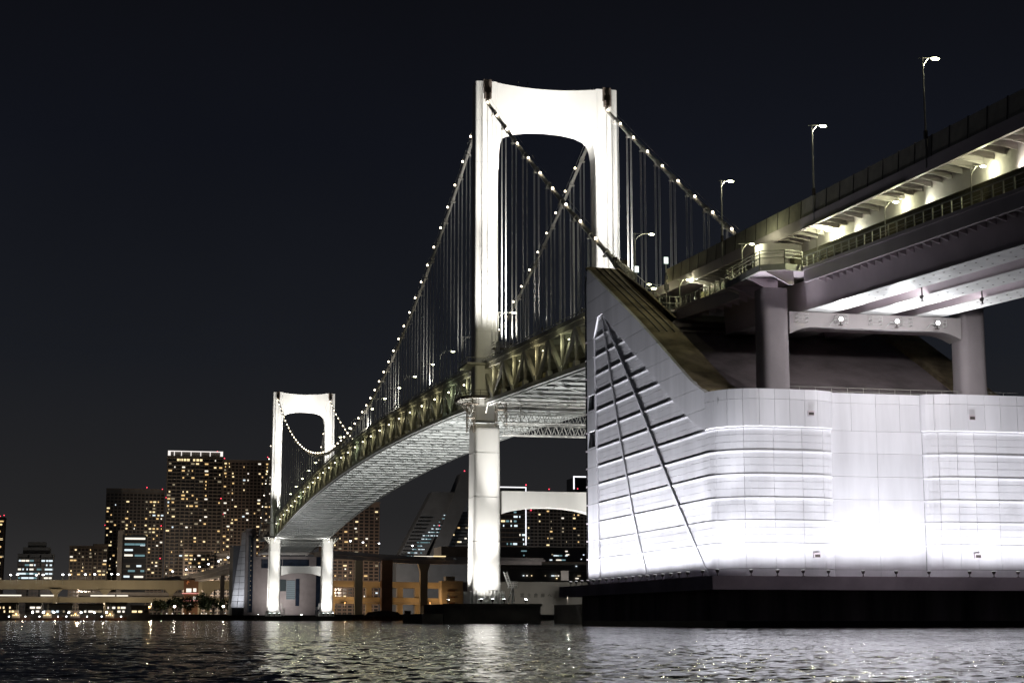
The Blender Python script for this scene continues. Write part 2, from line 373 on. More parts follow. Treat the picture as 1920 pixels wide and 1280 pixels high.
# ================================================================== STIFFENING TRUSS AND DECKS OF THE BRIDGE
def deck():
    t = thing('truss_deck', 'long double decked road truss hung between the white towers', 'bridge deck', (0, 0, 48))
    segs = [(-116., 0.), (0., L), (L, L + 114)]
    yy = [-116.] + list(np.linspace(-110, 0, 12)) + list(np.linspace(0, L, 57))[1:] + [L + 60, L + 114]
    def strip(x0, x1, zf0, zf1, name, m, label=None):
        mb = MB(); mb.loft([[(x0, y, zf0(y)), (x1, y, zf0(y)), (x1, y, zf1(y)), (x0, y, zf1(y))] for y in yy]); return part(name, mb, m, t, label)
    for s in (-1, 1):
        xa, xb = s * 14.5 - .5, s * 14.5 + .5
        strip(xa, xb, lambda y: zt(y) - 1.0, zt, 'top_chord', M['truss'])
        strip(xa, xb, zb, lambda y: zb(y) + .9, 'bottom_chord', M['steel'])
        strip(s * 15.3 - .08, s * 15.3 + .08, lambda y: zt(y) - .1, lambda y: zt(y) + .75, 'edge_barrier', M['truss'])
        strip(min(s * 13.3, s * 13.1), max(s * 13.3, s * 13.1), lambda y: zb(y) + 1.2, lambda y: zb(y) + 2.5, 'lower_barrier', M['olive'])
        mb = MB(); mb.loft([[(s * 15.3 - .05, y, zt(y) + 1.25), (s * 15.3 + .05, y, zt(y) + 1.25), (s * 15.3 + .05, y, zt(y) + 1.37), (s * 15.3 - .05, y, zt(y) + 1.37)] for y in yy])
        for y in np.arange(-110, L, 2.5): mb.bar((s * 15.3, y, zt(y) + .7), (s * 15.3, y, zt(y) + 1.3), .07)
        part('handrail', mb, M['rail'], t, kind='stuff')
        mb = MB(); mb.loft([[(s * 13.9, y, zb(y) - .35), (s * 14.3, y, zb(y) - .35), (s * 14.3, y, zb(y) - .02), (s * 13.9, y, zb(y) - .02)] for y in yy])
        part('pipe_rail', mb, M['steel'], t)
        # web members
        def web(y0, y1, up):
            mb = MB(); a, b = (zb(y0) + .5, zt(y1) - .6) if up else (zt(y0) - .6, zb(y1) + .5)
            mb.bar((s * 14.5, y0, a), (s * 14.5, y1, b), .85, .75, (1, 0, 0)); part('diagonal', mb, M['truss'], t)
        P = ys_panel
        for i, y in enumerate(P):
            if y > L + 70: break
            mb = MB(); mb.box(s * 14.5 - .26, s * 14.5 + .26, y - .3, y + .3, zb(y) + .7, zt(y) - .8); part('vertical', mb, M['truss'], t)
            mb = MB(); g_ = 1.15
            mb.prism([(-g_, 0), (g_, 0), (.5, 1.5), (-.5, 1.5)], lambda a, b: (s * 14.5 - .52, y + a, zb(y) + .45 + b), lambda a, b: (s * 14.5 + .52, y + a, zb(y) + .45 + b))
            part('gusset', mb, M['steel'], t)
        for k in range(56): web(PM * k, PM * (k + 1), k % 2 == 0)      # V bottoms at even panels
        for k in range(10): web(-PS * (k + 1), -PS * k, k % 2 == 0)
        for k in range(6): web(L + PS * k, L + PS * (k + 1), k % 2 == 0)
    strip(-13.9, 13.9, lambda y: zt(y) - .75, lambda y: zt(y) - .15, 'upper_slab', M['under'])
    strip(-13.9, 13.9, lambda y: zt(y) - .145, lambda y: zt(y) - .1, 'upper_road', M['asphalt'])
    strip(-13.9, 13.9, lambda y: zb(y) + .3, lambda y: zb(y) + 1.0, 'lower_slab', M['under'])
    for x in (-9.5, -4.8, 0, 4.8, 9.5):
        strip(x - .12, x + .12, lambda y: zb(y) + .08, lambda y: zb(y) + .295, 'stringer', M['under'])
    for y in [yy_ for yy_ in ys_panel if yy_ < L + 90]:
        mb = MB(); z = zb(y); mb.box(-13.98, 13.98, y - .18, y + .18, z - .10, z + .29); mb.box(-13.98, 13.98, y - .36, y + .36, z - .17, z - .101); part('floor_beam', mb, M['steel'], t)
        mb = MB(); z = zt(y); mb.box(-13.98, 13.98, y - .2, y + .2, z - 1.9, z - .76); part('cross_beam', mb, M['under'], t)
    def brace(y0, y1):
        mb = MB()
        for s in (-1, 1):
            pts = [(s * 13.9 * (1 - q), y0 + (y1 - y0) * (1 - (1 - q) ** 1.3), zb(y0 + (y1 - y0) * q) - .26) for q in np.linspace(0, 1, 6)]
            for a, b in zip(pts, pts[1:]): mb.bar(a, b, .45, .16)
        part('lateral_brace', mb, M['steel'], t)
    for k in range(28): brace(2 * PM * k, 2 * PM * (k + 1))
    for k in range(5): brace(-2 * PS * (k + 1), -2 * PS * k)
    # lamps inside the truss, one in each V of the left side
    me = MB().bar((0, 0, 0), (.7, 0, 0), .1).ell((0, 0, -.05), .24, .24, .2, 8, 4, 1).mesh('truss_lamp', [M['dark'], M['e_truss']])
    for i, y in enumerate([2 * PM * k for k in range(28)] + [-PS - 2 * PS * k for k in range(5)]):
        inst('truss_lamp', me, t, (-15.35 if y >= 0 else -13.2, y, zb(y) + (6.3 if y >= 0 else 7.2)))
        g_ = random.choice([(1, .93, .52), (.97, .97, .58), (1, .88, .50), (.85, 1, .62)] if i % 4 else [(1, .92, .55)])
        point('truss_light', (-15.75, y - .4, zb(y) + 6.0), 300 if y < 330 else 400, g_, .6, t)
    return t
deck()

# ================================================================== ANCHORAGE (near, right)
W = 21.5
RZ = [10.4, 13.3, 16.15, 19.1, 22.1, 25.0, 27.85, 30.8, 33.9, 36.7, 39.7, 42.75, 45.8]
ROWS = [sc(0, z)[1] for z in RZ]
ZP = 6.1
def arc(cx, cy_, rx, ry, a0, a1, n):
    return [(cx + rx * math.cos(a), cy_ + ry * math.sin(a)) for a in np.linspace(a0, a1, n)]
YF = -180.0
path_left = [(-W, -108.0), (-W, -174.5)] + arc(-16, -174.5, 5.5, 5.5, math.pi, 1.5 * math.pi, 11)[1:] + [(-10.8, YF)] + arc(-10.8, -178.2, 4.5, 1.8, -math.pi / 2, 0, 9)[1:]
path_rec = [(-6.28, -178.2), (6.28, -178.2)]
path_right = [(6.3, -178.2)] + arc(10.8, -178.2, 4.5, 1.8, math.pi, 1.5 * math.pi, 9)[1:] + [(22, YF)] + arc(22, -174.5, 5.5, 5.5, 1.5 * math.pi, 2 * math.pi, 11)[1:] + [(27.5, -150.), (W, -149.9), (W, -113.)]
class Path:
    def __init__(s, pts):
        s.p = [np.array(p, float) for p in pts]; s.c = [0.]
        for a, b in zip(s.p, s.p[1:]): s.c.append(s.c[-1] + float(np.linalg.norm(b - a)))
        s.len = s.c[-1]; n = len(s.p); s.n = []
        for i in range(n):
            d = s.p[min(i + 1, n - 1)] - s.p[max(i - 1, 0)]; d /= np.linalg.norm(d); s.n.append(np.array((d[1], -d[0])))
        s.n = [v if True else v for v in s.n]
    def at(s, t):
        i = min(max(np.searchsorted(s.c, t) - 1, 0), len(s.p) - 2); q = (t - s.c[i]) / (s.c[i + 1] - s.c[i])
        p = s.p[i] * (1 - q) + s.p[i + 1] * q
        d = s.p[i + 1] - s.p[i]; d /= np.linalg.norm(d); nn = np.array((d[1], -d[0]))
        if s.c[i + 1] - s.c[i] < 3:        # smooth normals on the curved bits
            nn = s.n[i] * (1 - q) + s.n[i + 1] * q; nn /= np.linalg.norm(nn)
        return p, nn
    def samples(s, a, b): return [a] + [c for c in s.c if a + .02 < c < b - .02] + [b]
def sweep(path, a, b, prof, sign=-1):     # prof: closed list of (out, z); sign so that outward is away from the core
    mb = MB(); rings = []
    for t in path.samples(a, b):
        p, nn = path.at(t); rings.append([(p[0] - sign * nn[0] * o_, p[1] - sign * nn[1] * o_, z) for o_, z in prof])
    return mb.loft(rings)
PL, PR_, PC = Path(path_left), Path(path_right), Path(path_rec)
def outsign(path, centre):
    p, nn = path.at(path.len * .5); return 1 if np.dot(nn, p - np.array(centre)) > 0 else -1
SGN = -outsign(PL, (0, -140)); SGNR = -outsign(PR_, (0, -140)); SGNC = -outsign(PC, (0, -140))
def board_prof(z0, z1, back=.45):
    f = .035                           # thin groove depth
    h = z1 - z0; g1, g2 = z0 + h * .36, z0 + h * .68
    return [(-back, z0), (0, z0), (0, g1), (-f, g1 + .005), (-f, g1 + .05), (0, g1 + .055), (0, g2), (-f, g2 + .005), (-f, g2 + .05), (0, g2 + .055),
            (0, z1 - .40), (.02, z1 - .24), (.055, z1 - .14), (.06, z1 - .01), (-back, z1 - .01)]
def plane_poly(mb, poly, x0, x1):         # polygon in (y,z) on the left wall, between x0 (inner) and x1 (outer)
    mb.prism(poly, lambda a, b: (x0, a, b), lambda a, b: (x1, a, b)); return mb
slope_pts = [sc(*p) for p in ((-112.0, 58.6), (-128.4, 50.9), (-142.5, 44.2), (-155.1, 37.8), (-162.0, 34.2), (-166.4, 32.0), (-170.6, 30.3), (-174.5, 29.45), (-180.5, 29.3))]
def slope_z(y):
    ysx = [p[0] for p in slope_pts][::-1]; zsx = [p[1] for p in slope_pts][::-1]; return float(np.interp(y, ysx, zsx))
def slope_y(z):
    return float(np.interp(z, [p[1] for p in slope_pts][::-1], [p[0] for p in slope_pts][::-1]))
fan_r = [sc(*p) for p in ((-121.2, 49.6), (-128.5, 45.7), (-134.6, 42.7), (-140.4, 39.7), (-146.1, 36.7), (-151.9, 33.8), (-157.6, 30.8), (-163.9, 27.8))] + [(-171.2, 25.65), (-174.35, ROWS[5])]
fan_l = [sc(*p) for p in ((-120.9, 49.6), (-118.6, 48.2), (-117.3, 45.8), (-117.8, 36.7), (-118.6, 26), (-119.7, 10.2), (-120.0, 6.1))]
def fr(z): return float(np.interp(z, [p[1] for p in fan_r][::-1], [p[0] for p in fan_r][::-1]))
def fl(z): return float(np.interp(z, [p[1] for p in fan_l][::-1], [p[0] for p in fan_l][::-1]))
RIB = [[sc(*p) for p in ((-121.4, 49.2), (-130.6, 29.9), (-138.6, 14.9), (-145.3, 6.1))], [sc(*p) for p in ((-121.6, 49.3), (-142, 31.8), (-156.5, 18.3), (-171.4, 6.1))]]
def ribat(k, z): return float(np.interp(z, [p[1] for p in RIB[k]][::-1], [p[0] for p in RIB[k]][::-1]))
YT = sc(-113.2, 0)[0]                     # tower-side edge of the left wall
def anchorage():
    t = thing('cable_anchorage', 'huge white panelled bridge anchorage with a pointed sloping top', 'anchorage', (0, -146, ZP))
    # structural body
    def body(x0, x1, name, pts, m):
        mb = MB(); mb.prism(pts, lambda a, b: (x0, a, b), lambda a, b: (x1, a, b)); return part(name, mb, m, t)
    side = [(YT + 1.3, ZP)] + [(YT + 1.3, slope_pts[0][1] - .6)] + [(y, z - .6) for y, z in slope_pts[1:-1]] + [(-174.4, ZP)]
    body(-W + .5, -17.0, 'side_block', side, M['core']); body(17.0, W - .3, 'side_block', side, M['conc'])
    mid = [(-141.0, ZP), (-141.0, slope_z(-141) - .9)] + [(y, z - .9) for y, z in slope_pts[3:-1]] + [(-177.4, slope_z(-177) - .9), (-177.4, ZP)]
    mb = MB(); mb.box(16.97, 27.0, -177.4, -150.2, ZP, 28.6); part('side_terrace', mb, M['roof'], t)
    body(-16.95, 16.95, 'roof_slab', mid, M['roof'])
    # stained sloping coping on both side walls (cambered, with a lip)
    for s in (-1, 1):
        mb = MB(); rings = []
        for y, z in slope_pts[:-2]:
            xs = (-W - .04, -W - .04, -W + .9, -17.0, -16.4, -16.4)
            zs = (z - .55, z - .04, z + .10, z + .02, z - .10, z - 1.2)
            rings.append([(-s * x if s > 0 else x, y, zz) for x, zz in zip(xs, zs)])
        mb.loft(rings); part('coping', mb, M['slope'], t, smooth=False)
        mb = MB()
        for k in range(3):
            xk = s * (19.9 - k * 1.15)
            pts = [(xk, y, slope_z(y) + .13) for y in np.linspace(slope_pts[0][0] - .5, -150, 12)]
            for a, b in zip(pts, pts[1:]): mb.bar(a, b, .12, .12)
        part('conduit', mb, M['dark'], t)
    # cable chamber walls along the trench
    for s in (-1, 1):
        mb = MB(); pts = [(y, z) for y, z in slope_pts[:4]]
        poly = [(pts[0][0], pts[0][1] + .1)] + [(y, z + .85) for y, z in pts[1:3]] + [(-140.5, slope_z(-140.5) + .85), (-141, slope_z(-141) - 1), (-141, 40), (pts[0][0], 40)]
        mb.prism(poly, lambda a, b: (s * 16.3, a, b), lambda a, b: (s * 15.9, a, b)); part('trench_wall', mb, M['slope'], t)
    # left facade: lapped boards between the outer cladding, three bays split by the ribs
    def yl(t_): return t_
    s_of = lambda y: -108.0 - y           # arclength on straight part of PL
    zrow = [ZP + 1.05] + ROWS
    mb = sweep(PL, s_of(YT), PL.len, [(-.5, ZP), (.03, ZP), (.03, ZP + 1.0), (-.5, ZP + 1.0)], SGN); part('skirt_course', mb, M['panel'], t)
    for i in range(len(zrow)):
        z0 = zrow[i]; z1 = zrow[i + 1] if i + 1 < len(zrow) else sc(0, 48.9)[1]
        zm = (z0 + z1) / 2
        a = s_of(fl(zm)) - .3
        cuts = [a, s_of(ribat(0, zm)), s_of(ribat(1, zm))]
        if z1 <= ROWS[5] + .01:
            cuts += [68.6, 72.6, 76.4, 80.2, 83.2, PL.len]
            cuts = [c for k, c in enumerate(cuts) if k == 0 or c > cuts[k - 1] + .4]
        else:
            cuts = [c for c in cuts if c < s_of(fr(z0)) - .3] + [min(s_of(fr(z0)) + 1.2, 66)]
        for c0, c1 in zip(cuts, cuts[1:]):
            prof = board_prof(z0 + .015, z1) if i else [(-.45, z0), (0, z0), (0, z1 - .30), (.08, z1 - .1), (.09, z1 - .01), (-.45, z1 - .01)]
            part('cladding_board', sweep(PL, c0 + .02, c1 - .02, prof, SGN), M['panel'], t)
    # ribs
    for k in range(2):
        mb = MB(); zs = np.linspace(RIB[k][0][1], ZP + .05, 9)
        rings = []
        for z in zs:
            wdt = .30 + .55 * (RIB[k][0][1] - z) / 43 * (.75 + .5 * k); y = ribat(k, z)
            rings.append([(-W + .1, y - wdt / 2 - .1, z), (-W - .16, y - wdt / 2, z), (-W - .16, y + wdt / 2, z), (-W + .1, y + wdt / 2 + .1, z)])
        mb.loft(rings); part('facade_rib', mb, M['panel'], t)
    # smooth outer cladding: right of the fan (below the slope) and the strip left of it, split at each row
    XO, XI = -W - .24, -W + .4
    zz = ROWS[5:] + [sc(0, z)[1] for z in (48.9, 52.1, 55.3, 58.6)]
    for z0, z1 in zip(zz, zz[1:]):
        lo, hi = z0 + .02, z1 - .02
        ztop_fan = fan_r[0][1]
        def leftb(z): return fr(z) if z < ztop_fan else fl(ztop_fan)
        if z1 <= ztop_fan + .6:
            zsx = np.linspace(lo, hi, 5)
            poly = [(fr(z), z) for z in zsx] + [(max(slope_y(z), -174.4), z) for z in zsx[::-1]]
            part('smooth_panel', plane_poly(MB(), poly, XI, XO), M['panel'], t)
        else:
            zsx = np.linspace(lo, hi, 5)
            poly = [(YT, lo)] + [(slope_y(z), z) for z in zsx if slope_y(z) < YT - .05] + ([(YT, hi)] if slope_y(hi) < YT else [])
            part('smooth_panel', plane_poly(MB(), poly, XI, XO), M['panel'], t)
    zz = [ZP + 1.02] + ROWS + [sc(0, 48.9)[1]]
    for k, (z0, z1) in enumerate(zip(zz, zz[1:])):
        if k in (7, 9):                   # louvred openings
            part('smooth_panel', plane_poly(MB(), [(YT, z0 + .02), (fl(z0), z0 + .02), (fl(z0), z0 + .35), (YT, z0 + .35)], XI, XO), M['panel'], t)
            mb = plane_poly(MB(), [(YT - .5, z0 + .4), (fl(z0) + .6, z0 + .4), (fl(z1) + .6, z1 - .05), (YT - .5, z1 - .05)], XI, XI + .1); part('louvre_opening', mb, M['pane'], t)
            for ya, yb in ((YT, YT - .5), (fl(z0) + .6, fl(z0))): part('smooth_panel', plane_poly(MB(), [(ya, z0 + .37), (yb, z0 + .37), (yb, z1 - .02), (ya, z1 - .02)], XI, XO), M['panel'], t)
        else:
            part('smooth_panel', plane_poly(MB(), [(YT, z0 + .02), (fl(z0), z0 + .02), (fl(z1), z1 - .02), (YT, z1 - .02)], XI, XO), M['panel'], t)
    # dark reveal and glazing on the tower-facing corner
    mb = MB(); mb.box(-W + .02, -17.2, YT + 1.3, YT + 1.7, ZP, slope_z(YT) - 1.0); part('end_wall', mb, M['pane'], t)
    mb = MB(); mb.box(-W - .18, -W + .5, YT + .08, YT + 1.25, ZP + 1.5, slope_z(YT) - 1.8); part('corner_reveal', mb, M['pane'], t)
    for z in ROWS: part('corner_bracket', MB().box(-W - .22, -W + .4, YT + .1, YT + 1.2, z - .12, z + .12), M['girder'], t)
    # front blocks: top smooth band
    zt0, zt1 = ROWS[5] + .03, slope_z(-175) - .05
    for path, sg, cuts in ((PL, SGN, [66.36, 68.6, 70.6, 72.6, 74.6, 76.6, 78.6, 80.6, 82.4, PL.len]), (PR_, SGNR, [.0, 1.8, 3.8, 6.2, 8.6, 10.8, 13.2, 16, 19, 22, 25, 28])):
        zs = [zt0, zt1 - 1.3, zt1]
        for c0, c1 in zip(cuts, cuts[1:]):
            for k in (0, 1):
                o_ = .23
                prof = [(-.45, zs[k] + .01), (.05 if k == 0 else o_, zs[k] + .01), (o_, zs[k] + .12), (o_, zs[k + 1] - .02), (-.45, zs[k + 1] - .02)]
                part('front_panel', sweep(path, c0 + .018, c1 - .018, prof, sg), M['panel'], t)
    # right block boards
    zrow = [ZP + 1.05] + ROWS[:6]
    mb = sweep(PR_, 0, PR_.len, [(-.5, ZP), (.03, ZP), (.03, ZP + 1.0), (-.5, ZP + 1.0)], SGNR); part('skirt_course', mb, M['panel'], t)
    for i, (z0, z1) in enumerate(zip(zrow, zrow[1:])):
        for c0, c1 in zip([0, 2.2, 4.6, 7.0, 10.2, 14.5, 21], [2.2, 4.6, 7.0, 10.2, 14.5, 21, 28]):
            prof = board_prof(z0 + .015, z1) if i else [(-.45, z0), (0, z0), (0, z1 - .30), (.08, z1 - .1), (.09, z1 - .01), (-.45, z1 - .01)]
            part('cladding_board', sweep(PR_, c0 + .02, c1 - .02, prof, SGNR), M['panel'], t)
    mb = sweep(PR_, 28.02, PR_.len, [(-.4, ZP + 1), (0, ZP + 1), (0, 29), (-.4, 29)], SGNR); part('side_cladding', mb, M['panel'], t)
    # recess panels
    zs = [ZP, ZP + 1.0] + ROWS[:6] + [zt1 - 1.3, zt1]
    for k in range(len(zs) - 1):
        cuts = [0, 6.3, PC.len] if k < len(zs) - 3 else [0, 2.9, 6.3, 9.6, PC.len]
        for c0, c1 in zip(cuts, cuts[1:]):
            part('recess_panel', sweep(PC, c0 + .015, c1 - .015, [(-.4, zs[k] + .012), (0, zs[k] + .012), (0, zs[k + 1] - .012), (-.4, zs[k + 1] - .012)], SGNC), M['panel'], t)
    # backing behind the joints, roof edge rail, small vents
    mb = MB(); mb.box(-16, 26, -177.7, -177.45, ZP, zt1 - .3); part('backing_wall', mb, M['core'], t)
    for x, z in ((-9.7, sc(0, 26.9)[1]), (-9.4, sc(0, 8.9)[1]), (12.4, sc(0, 26.9)[1]), (12.4, sc(0, 9.0)[1])):
        mb = MB(); mb.box(x - .42, x + .42, YF - .36, YF + .05, z - .30, z + .30); v_ = part('vent_box', mb, M['girder'], t)
        mb = MB(); mb.box(x - .34, x + .34, YF - .385, YF - .362, z - .25, z + .1); part('vent_grille', mb, M['dark'], v_)
    mb = MB(); y = -176.9; z = slope_z(-176)
    for x in np.arange(-12, 21, 2.2): mb.bar((x, y, z - .4), (x, y, z + 1.0), .05)
    for h in (.5, 1.0): mb.bar((-12, y, z + h), (21, y, z + h), .045)
    part('roof_railing', mb, M['rail'], t)
    # ledge pipe across the roof slab near its head
    mb = MB()
    yb_ = -145.5; mb.bar((-16.5, yb_, slope_z(yb_) - .35), (16.5, yb_, slope_z(yb_) - .35), .35, .5); mb.bar((-16.5, yb_ - 2, slope_z(yb_ - 2) - .55), (16.5, yb_ - 2, slope_z(yb_ - 2) - .55), .25)
    part('roof_kerb', mb, M['roof'], t)
    return t
anchorage()
# plinth slab and caisson
mb = MB(); mb.box(-24.6, 31, -184.4, -109.3, 4.45, ZP - .004); o = part('anchorage_plinth', mb, M['plinth']); tag(o, 'thick dark slab the white anchorage stands on, overhanging the water', 'slab')
ca = thing('anchorage_caisson', 'dark stained concrete base block in the water below the slab', 'caisson', (0, -146, 0))
mb = MB(); mb.box(-21.9, 28, -181.6, -113.5, -5, 4.446); part('block', mb, M['caisson'], ca)
mb = MB(); mb.box(-21.98, 28.1, -181.7, -113.4, -5, .75); part('wet_band', mb, mat('wet_concrete', (.012, .011, .012), .5, .1, .4), ca)

# floodlights at the foot of the walls
fl_me = None
M['e_lens'] = emit('wall_lens', (1, 1, 1), 2.5)
def flood_fixture(loc, aim, label, group, lens=None, size=.35):
    t = thing('floodlight', label, 'floodlight', loc, group); lens = lens or (M['e_flood'] if size > .4 else M['e_lens'])
    d = (Vector(aim) - Vector(loc)).normalized()
    c = Vector(loc) + Vector((0, 0, size * 1.6))
    mb = MB(); mb.bar(loc, c, size * .25); mb.box(loc[0] - size * .5, loc[0] + size * .5, loc[1] - size * .4, loc[1] + size * .4, loc[2], loc[2] + size * .15); part('bracket', mb, M['dark'], t)
    mb = MB(); mb.tube([c - d * size * .5, c + d * size * .2, c + d * size * .5], [size * .45, size * .7, size * .75], 8); part('housing', mb, M['dark'], t)
    mb = MB(); mb.tube([c + d * size * .5, c + d * size * .56], [size * .66, size * .66], 8); part('lens', mb, lens, t)
    return t, c + d * size * .8
LIL = (.94, .945, 1.0)
for k in range(18):
    y = -115.2 - 3.45 * k
    a = (-W, y, 52)
    f_, c = flood_fixture((-24.2, y, ZP), a, ORD[k] + ' floodlight along the pointed left wall counted from its tower end', 'wall floodlights along the left side')
    spot('wall_flood', c, (-W + .4, y, 46), 2100, 84, LIL, 1., .4, f_)
    spot('wall_flood', c, (-W + .3, y, 56), 14500, 25, LIL, 1., .4, f_)
for k, x in enumerate((-19.4, -16.0, -12.7, -9.4, -4.4, 0, 4.4, 9.4, 12.7, 16.0, 19.4, 22.8)):
    y = -183.6 if abs(x) > 6 else -182.6
    f_, c = flood_fixture((x, y, ZP), (x, -180, 40), ORD[k] + ' floodlight along the front wall counted from the left corner', 'wall floodlights along the front')
    spot('wall_flood', c, (x, -179.6, 34), 1650 if abs(x) > 6 else 3300, 84, LIL, 1., .4, f_)
    spot('wall_flood', c, (x, -179.9 if abs(x) > 6 else -178.1, 31.0), 7600 if abs(x) > 6 else 3800, 20, LIL, 1., .4, f_)

f_, c = flood_fixture((-23.6, -183.3, ZP), (-20, -178, 40), 'small floodlight at the rounded left corner of the front wall', 'wall floodlights along the front')
spot('wall_flood', c, (-19.6, -178.6, 34), 3600, 84, LIL, 1., .4, f_)
spot('wall_flood', c, (-19.8, -178.4, 31), 11000, 20, LIL, 1., .4, f_)
f_, c = flood_fixture((-24.2, -179.6, ZP), (-20.6, -177, 40), 'small floodlight beside the rounded left corner, on the side wall edge of the slab', 'wall floodlights along the left side')
spot('wall_flood', c, (-20.6, -177.2, 34), 3400, 84, LIL, 1., .4, f_)
spot('wall_flood', c, (-20.7, -177.0, 40), 11000, 22, LIL, 1., .4, f_)

# ================================================================== APPROACH VIADUCT
def approach():
    lo = thing('lower_approach_deck', 'lower road deck of the approach viaduct with ribs and white box girders below', 'viaduct', (0, -181, 41))
    ya = np.linspace(-140, -345, 28)
    def XL(y): return -14.0 if y > -168 else (-11.5 if y < -182 else -16.4)
    def strip(par, x0, x1, z0, z1, name, m, ys=ya, label=None):
        mb = MB(); mb.loft([[(x0, y, z0(y)), (x1, y, z0(y)), (x1, y, z1(y)), (x0, y, z1(y))] for y in ys]); return part(name, mb, m, par, label)
    near = np.linspace(-183.5, -345, 22); far = np.linspace(-139, -167, 5)
    for X, ys in ((-11.5, near), (-14.0, far)):
        strip(lo, X, X + .35, zlow, lambda y: zlow(y) + 1.5, 'edge_beam', M['girder'], ys)
        strip(lo, X - .12, X + .4, lambda y: zlow(y) + 1.5, lambda y: zlow(y) + 1.9, 'edge_cap', M['girder'], ys)
        strip(lo, X + .35, 11.5, lambda y: zlow(y) + 1.05, lambda y: zlow(y) + 1.6, 'road_slab', M['girder'], ys)
        # railing
        mb = MB()
        for h, w_ in ((3.3, .12), (2.7, .05), (2.35, .05)):
            for a, b in zip(ys, ys[1:]): mb.bar((X + .1, a, zlow(a) + h), (X + .1, b, zlow(b) + h), w_)
        part('top_rail', mb, M['rail'], lo)
        pm = MB().box(-.06, .06, -.10, .10, 0, 1.4).mesh('rail_post', M['rail'])
        for y in np.arange(ys[0] - .8, ys[-1], -2.15): inst('rail_post', pm, lo, (X + .1, y, zlow(y) + 1.9))
    strip(lo, 11.15, 11.5, zlow, lambda y: zlow(y) + 1.9, 'edge_beam', M['girder'])
    strip(lo, -10.3, -10.05, lambda y: zlow(y) + 1.6, lambda y: zlow(y) + 4.2, 'inner_barrier', M['olive'])
    strip(lo, -10.35, -10.0, lambda y: zlow(y) + 4.2, lambda y: zlow(y) + 4.32, 'barrier_cap', M['olive'])
    # brackets (ribs) under the cantilever
    rb = MB().prism([(0, 1.0), (2.1, 1.0), (2.1, -.1), (0, .55)], lambda a, b: (a, -.07, b), lambda a, b: (a, .07, b)).box(0, 2.1, -.16, .16, .5, .56).mesh('bracket_rib', M['girder'])
    for y in np.arange(-185, -345, -2.05): inst('bracket_rib', rb, lo, (-11.15, y, zlow(y)))
    for y in np.arange(-141, -167, -3.2): inst('bracket_rib', rb, lo, (-13.65, y, zlow(y)))
    # box girders
    gz = lambda y: zlow(y) - 2.9
    for i, (x0, x1) in enumerate(((-9.0, -5.2), (-1.3, 2.6), (6.4, 10.0))):
        ysg = np.linspace(-147.5, -345, 24)
        mb = MB(); mb.loft([[(x0, y, gz(y) + .12), (x1, y, gz(y) + .12), (x1 + .25, y, zlow(y) + 1.0), (x0 - .25, y, zlow(y) + 1.0)] for y in ysg]); b_ = part('box_girder', mb, M['girder'], lo)
        strip(b_, x0 - .22, x1 + .22, gz, lambda y: gz(y) + .11, 'bottom_flange', M['steel'], ysg)
        mb = MB()
        for y in np.arange(-183, -300, -2.4):
            for q in (.25, .75): xx = x0 + (x1 - x0) * q; mb.box(xx - .09, xx + .09, y - .09, y + .09, gz(y) - .035, gz(y) - .001)
        part('bolt', mb, M['dark'], b_, kind='stuff')
    crb = MB().box(0, 3.5, -.08, .08, -1.1, 0).mesh('cross_rib', M['girder'])
    for x in (-5.0, 2.85):
        for y in np.arange(-184.5, -330, -2.2): inst('cross_rib', crb, lo, (x, y, zlow(y) + 1.0))
    # balcony round the portal column
    bz = zlow(-176)
    mb = MB(); poly = [(-11.6, -183.4), (-14.2, -184.0), (-16.9, -182.4), (-17.1, -170.5), (-14.2, -167.2), (-9.6, -167.2), (-9.6, -183.4)]
    mb.prism(poly, lambda a, b: (a, b, bz + 1.3), lambda a, b: (a, b, bz + 1.7)); bal = part('balcony', mb, M['girder'], lo)
    mb = MB(); ring = poly[:5]
    for (a, b), (c, d) in zip(ring, ring[1:]):
        for h in (2.6, 3.1, 3.5): mb.bar((a, b, bz + h), (c, d, bz + h), .1)
        n = max(1, int(math.hypot(c - a, d - b) / 2.2))
        for k in range(n + 1): q = k / n; mb.bar((a + (c - a) * q, b + (d - b) * q, bz + 1.7), (a + (c - a) * q, b + (d - b) * q, bz + 3.5), .11)
        mb.bar((a, b, bz + 1.35), (c, d, bz + 1.35), .25, .8)
    part('balcony_rail', mb, M['rail'], bal)
    for y in (-182.5, -177, -171.5): part('balcony_bracket', MB().prism([(-16.9, 1.25), (-12.5, 1.25), (-12.5, -.6), (-13.2, -.6)], lambda a, b: (a, y - .15, bz + b), lambda a, b: (a, y + .15, bz + b)), M['girder'], bal)

    up = thing('upper_approach_deck', 'upper road deck of the approach viaduct with a tall sound barrier', 'viaduct', (0, -181, 50))
    yu = np.linspace(-108, -345, 32)
    strip(up, -12.0, -11.6, zup, lambda y: zup(y) + 1.45, 'edge_beam', M['girder'], yu)
    strip(up, 11.6, 12.0, zup, lambda y: zup(y) + 1.45, 'edge_beam', M['girder'], yu)
    for a, b in zip(np.arange(-128, -345, -4.0), np.arange(-132, -349, -4.0)):
        part('barrier_panel', MB().loft([[(-11.9, y, zup(y) + 1.5), (-11.8, y, zup(y) + 1.5), (-11.65, y, zup(y) + 3.8), (-11.75, y, zup(y) + 3.8)] for y in (a - .06, b + .06)]), mat_barrier, up)
    for y in np.arange(-128, -345, -4.0): part('barrier_post', MB().bar((-11.86, y, zup(y) + 1.4), (-11.7, y, zup(y) + 3.88), .16), M['dark'], up)
    strip(up, 11.65, 11.8, lambda y: zup(y) + 1.45, lambda y: zup(y) + 3.3, 'far_barrier', mat_barrier, yu)
    strip(up, -11.6, 11.6, lambda y: zup(y) + .5, lambda y: zup(y) + 1.0, 'road_slab', M['girder'], yu)
    yw = np.linspace(-137, -345, 26)
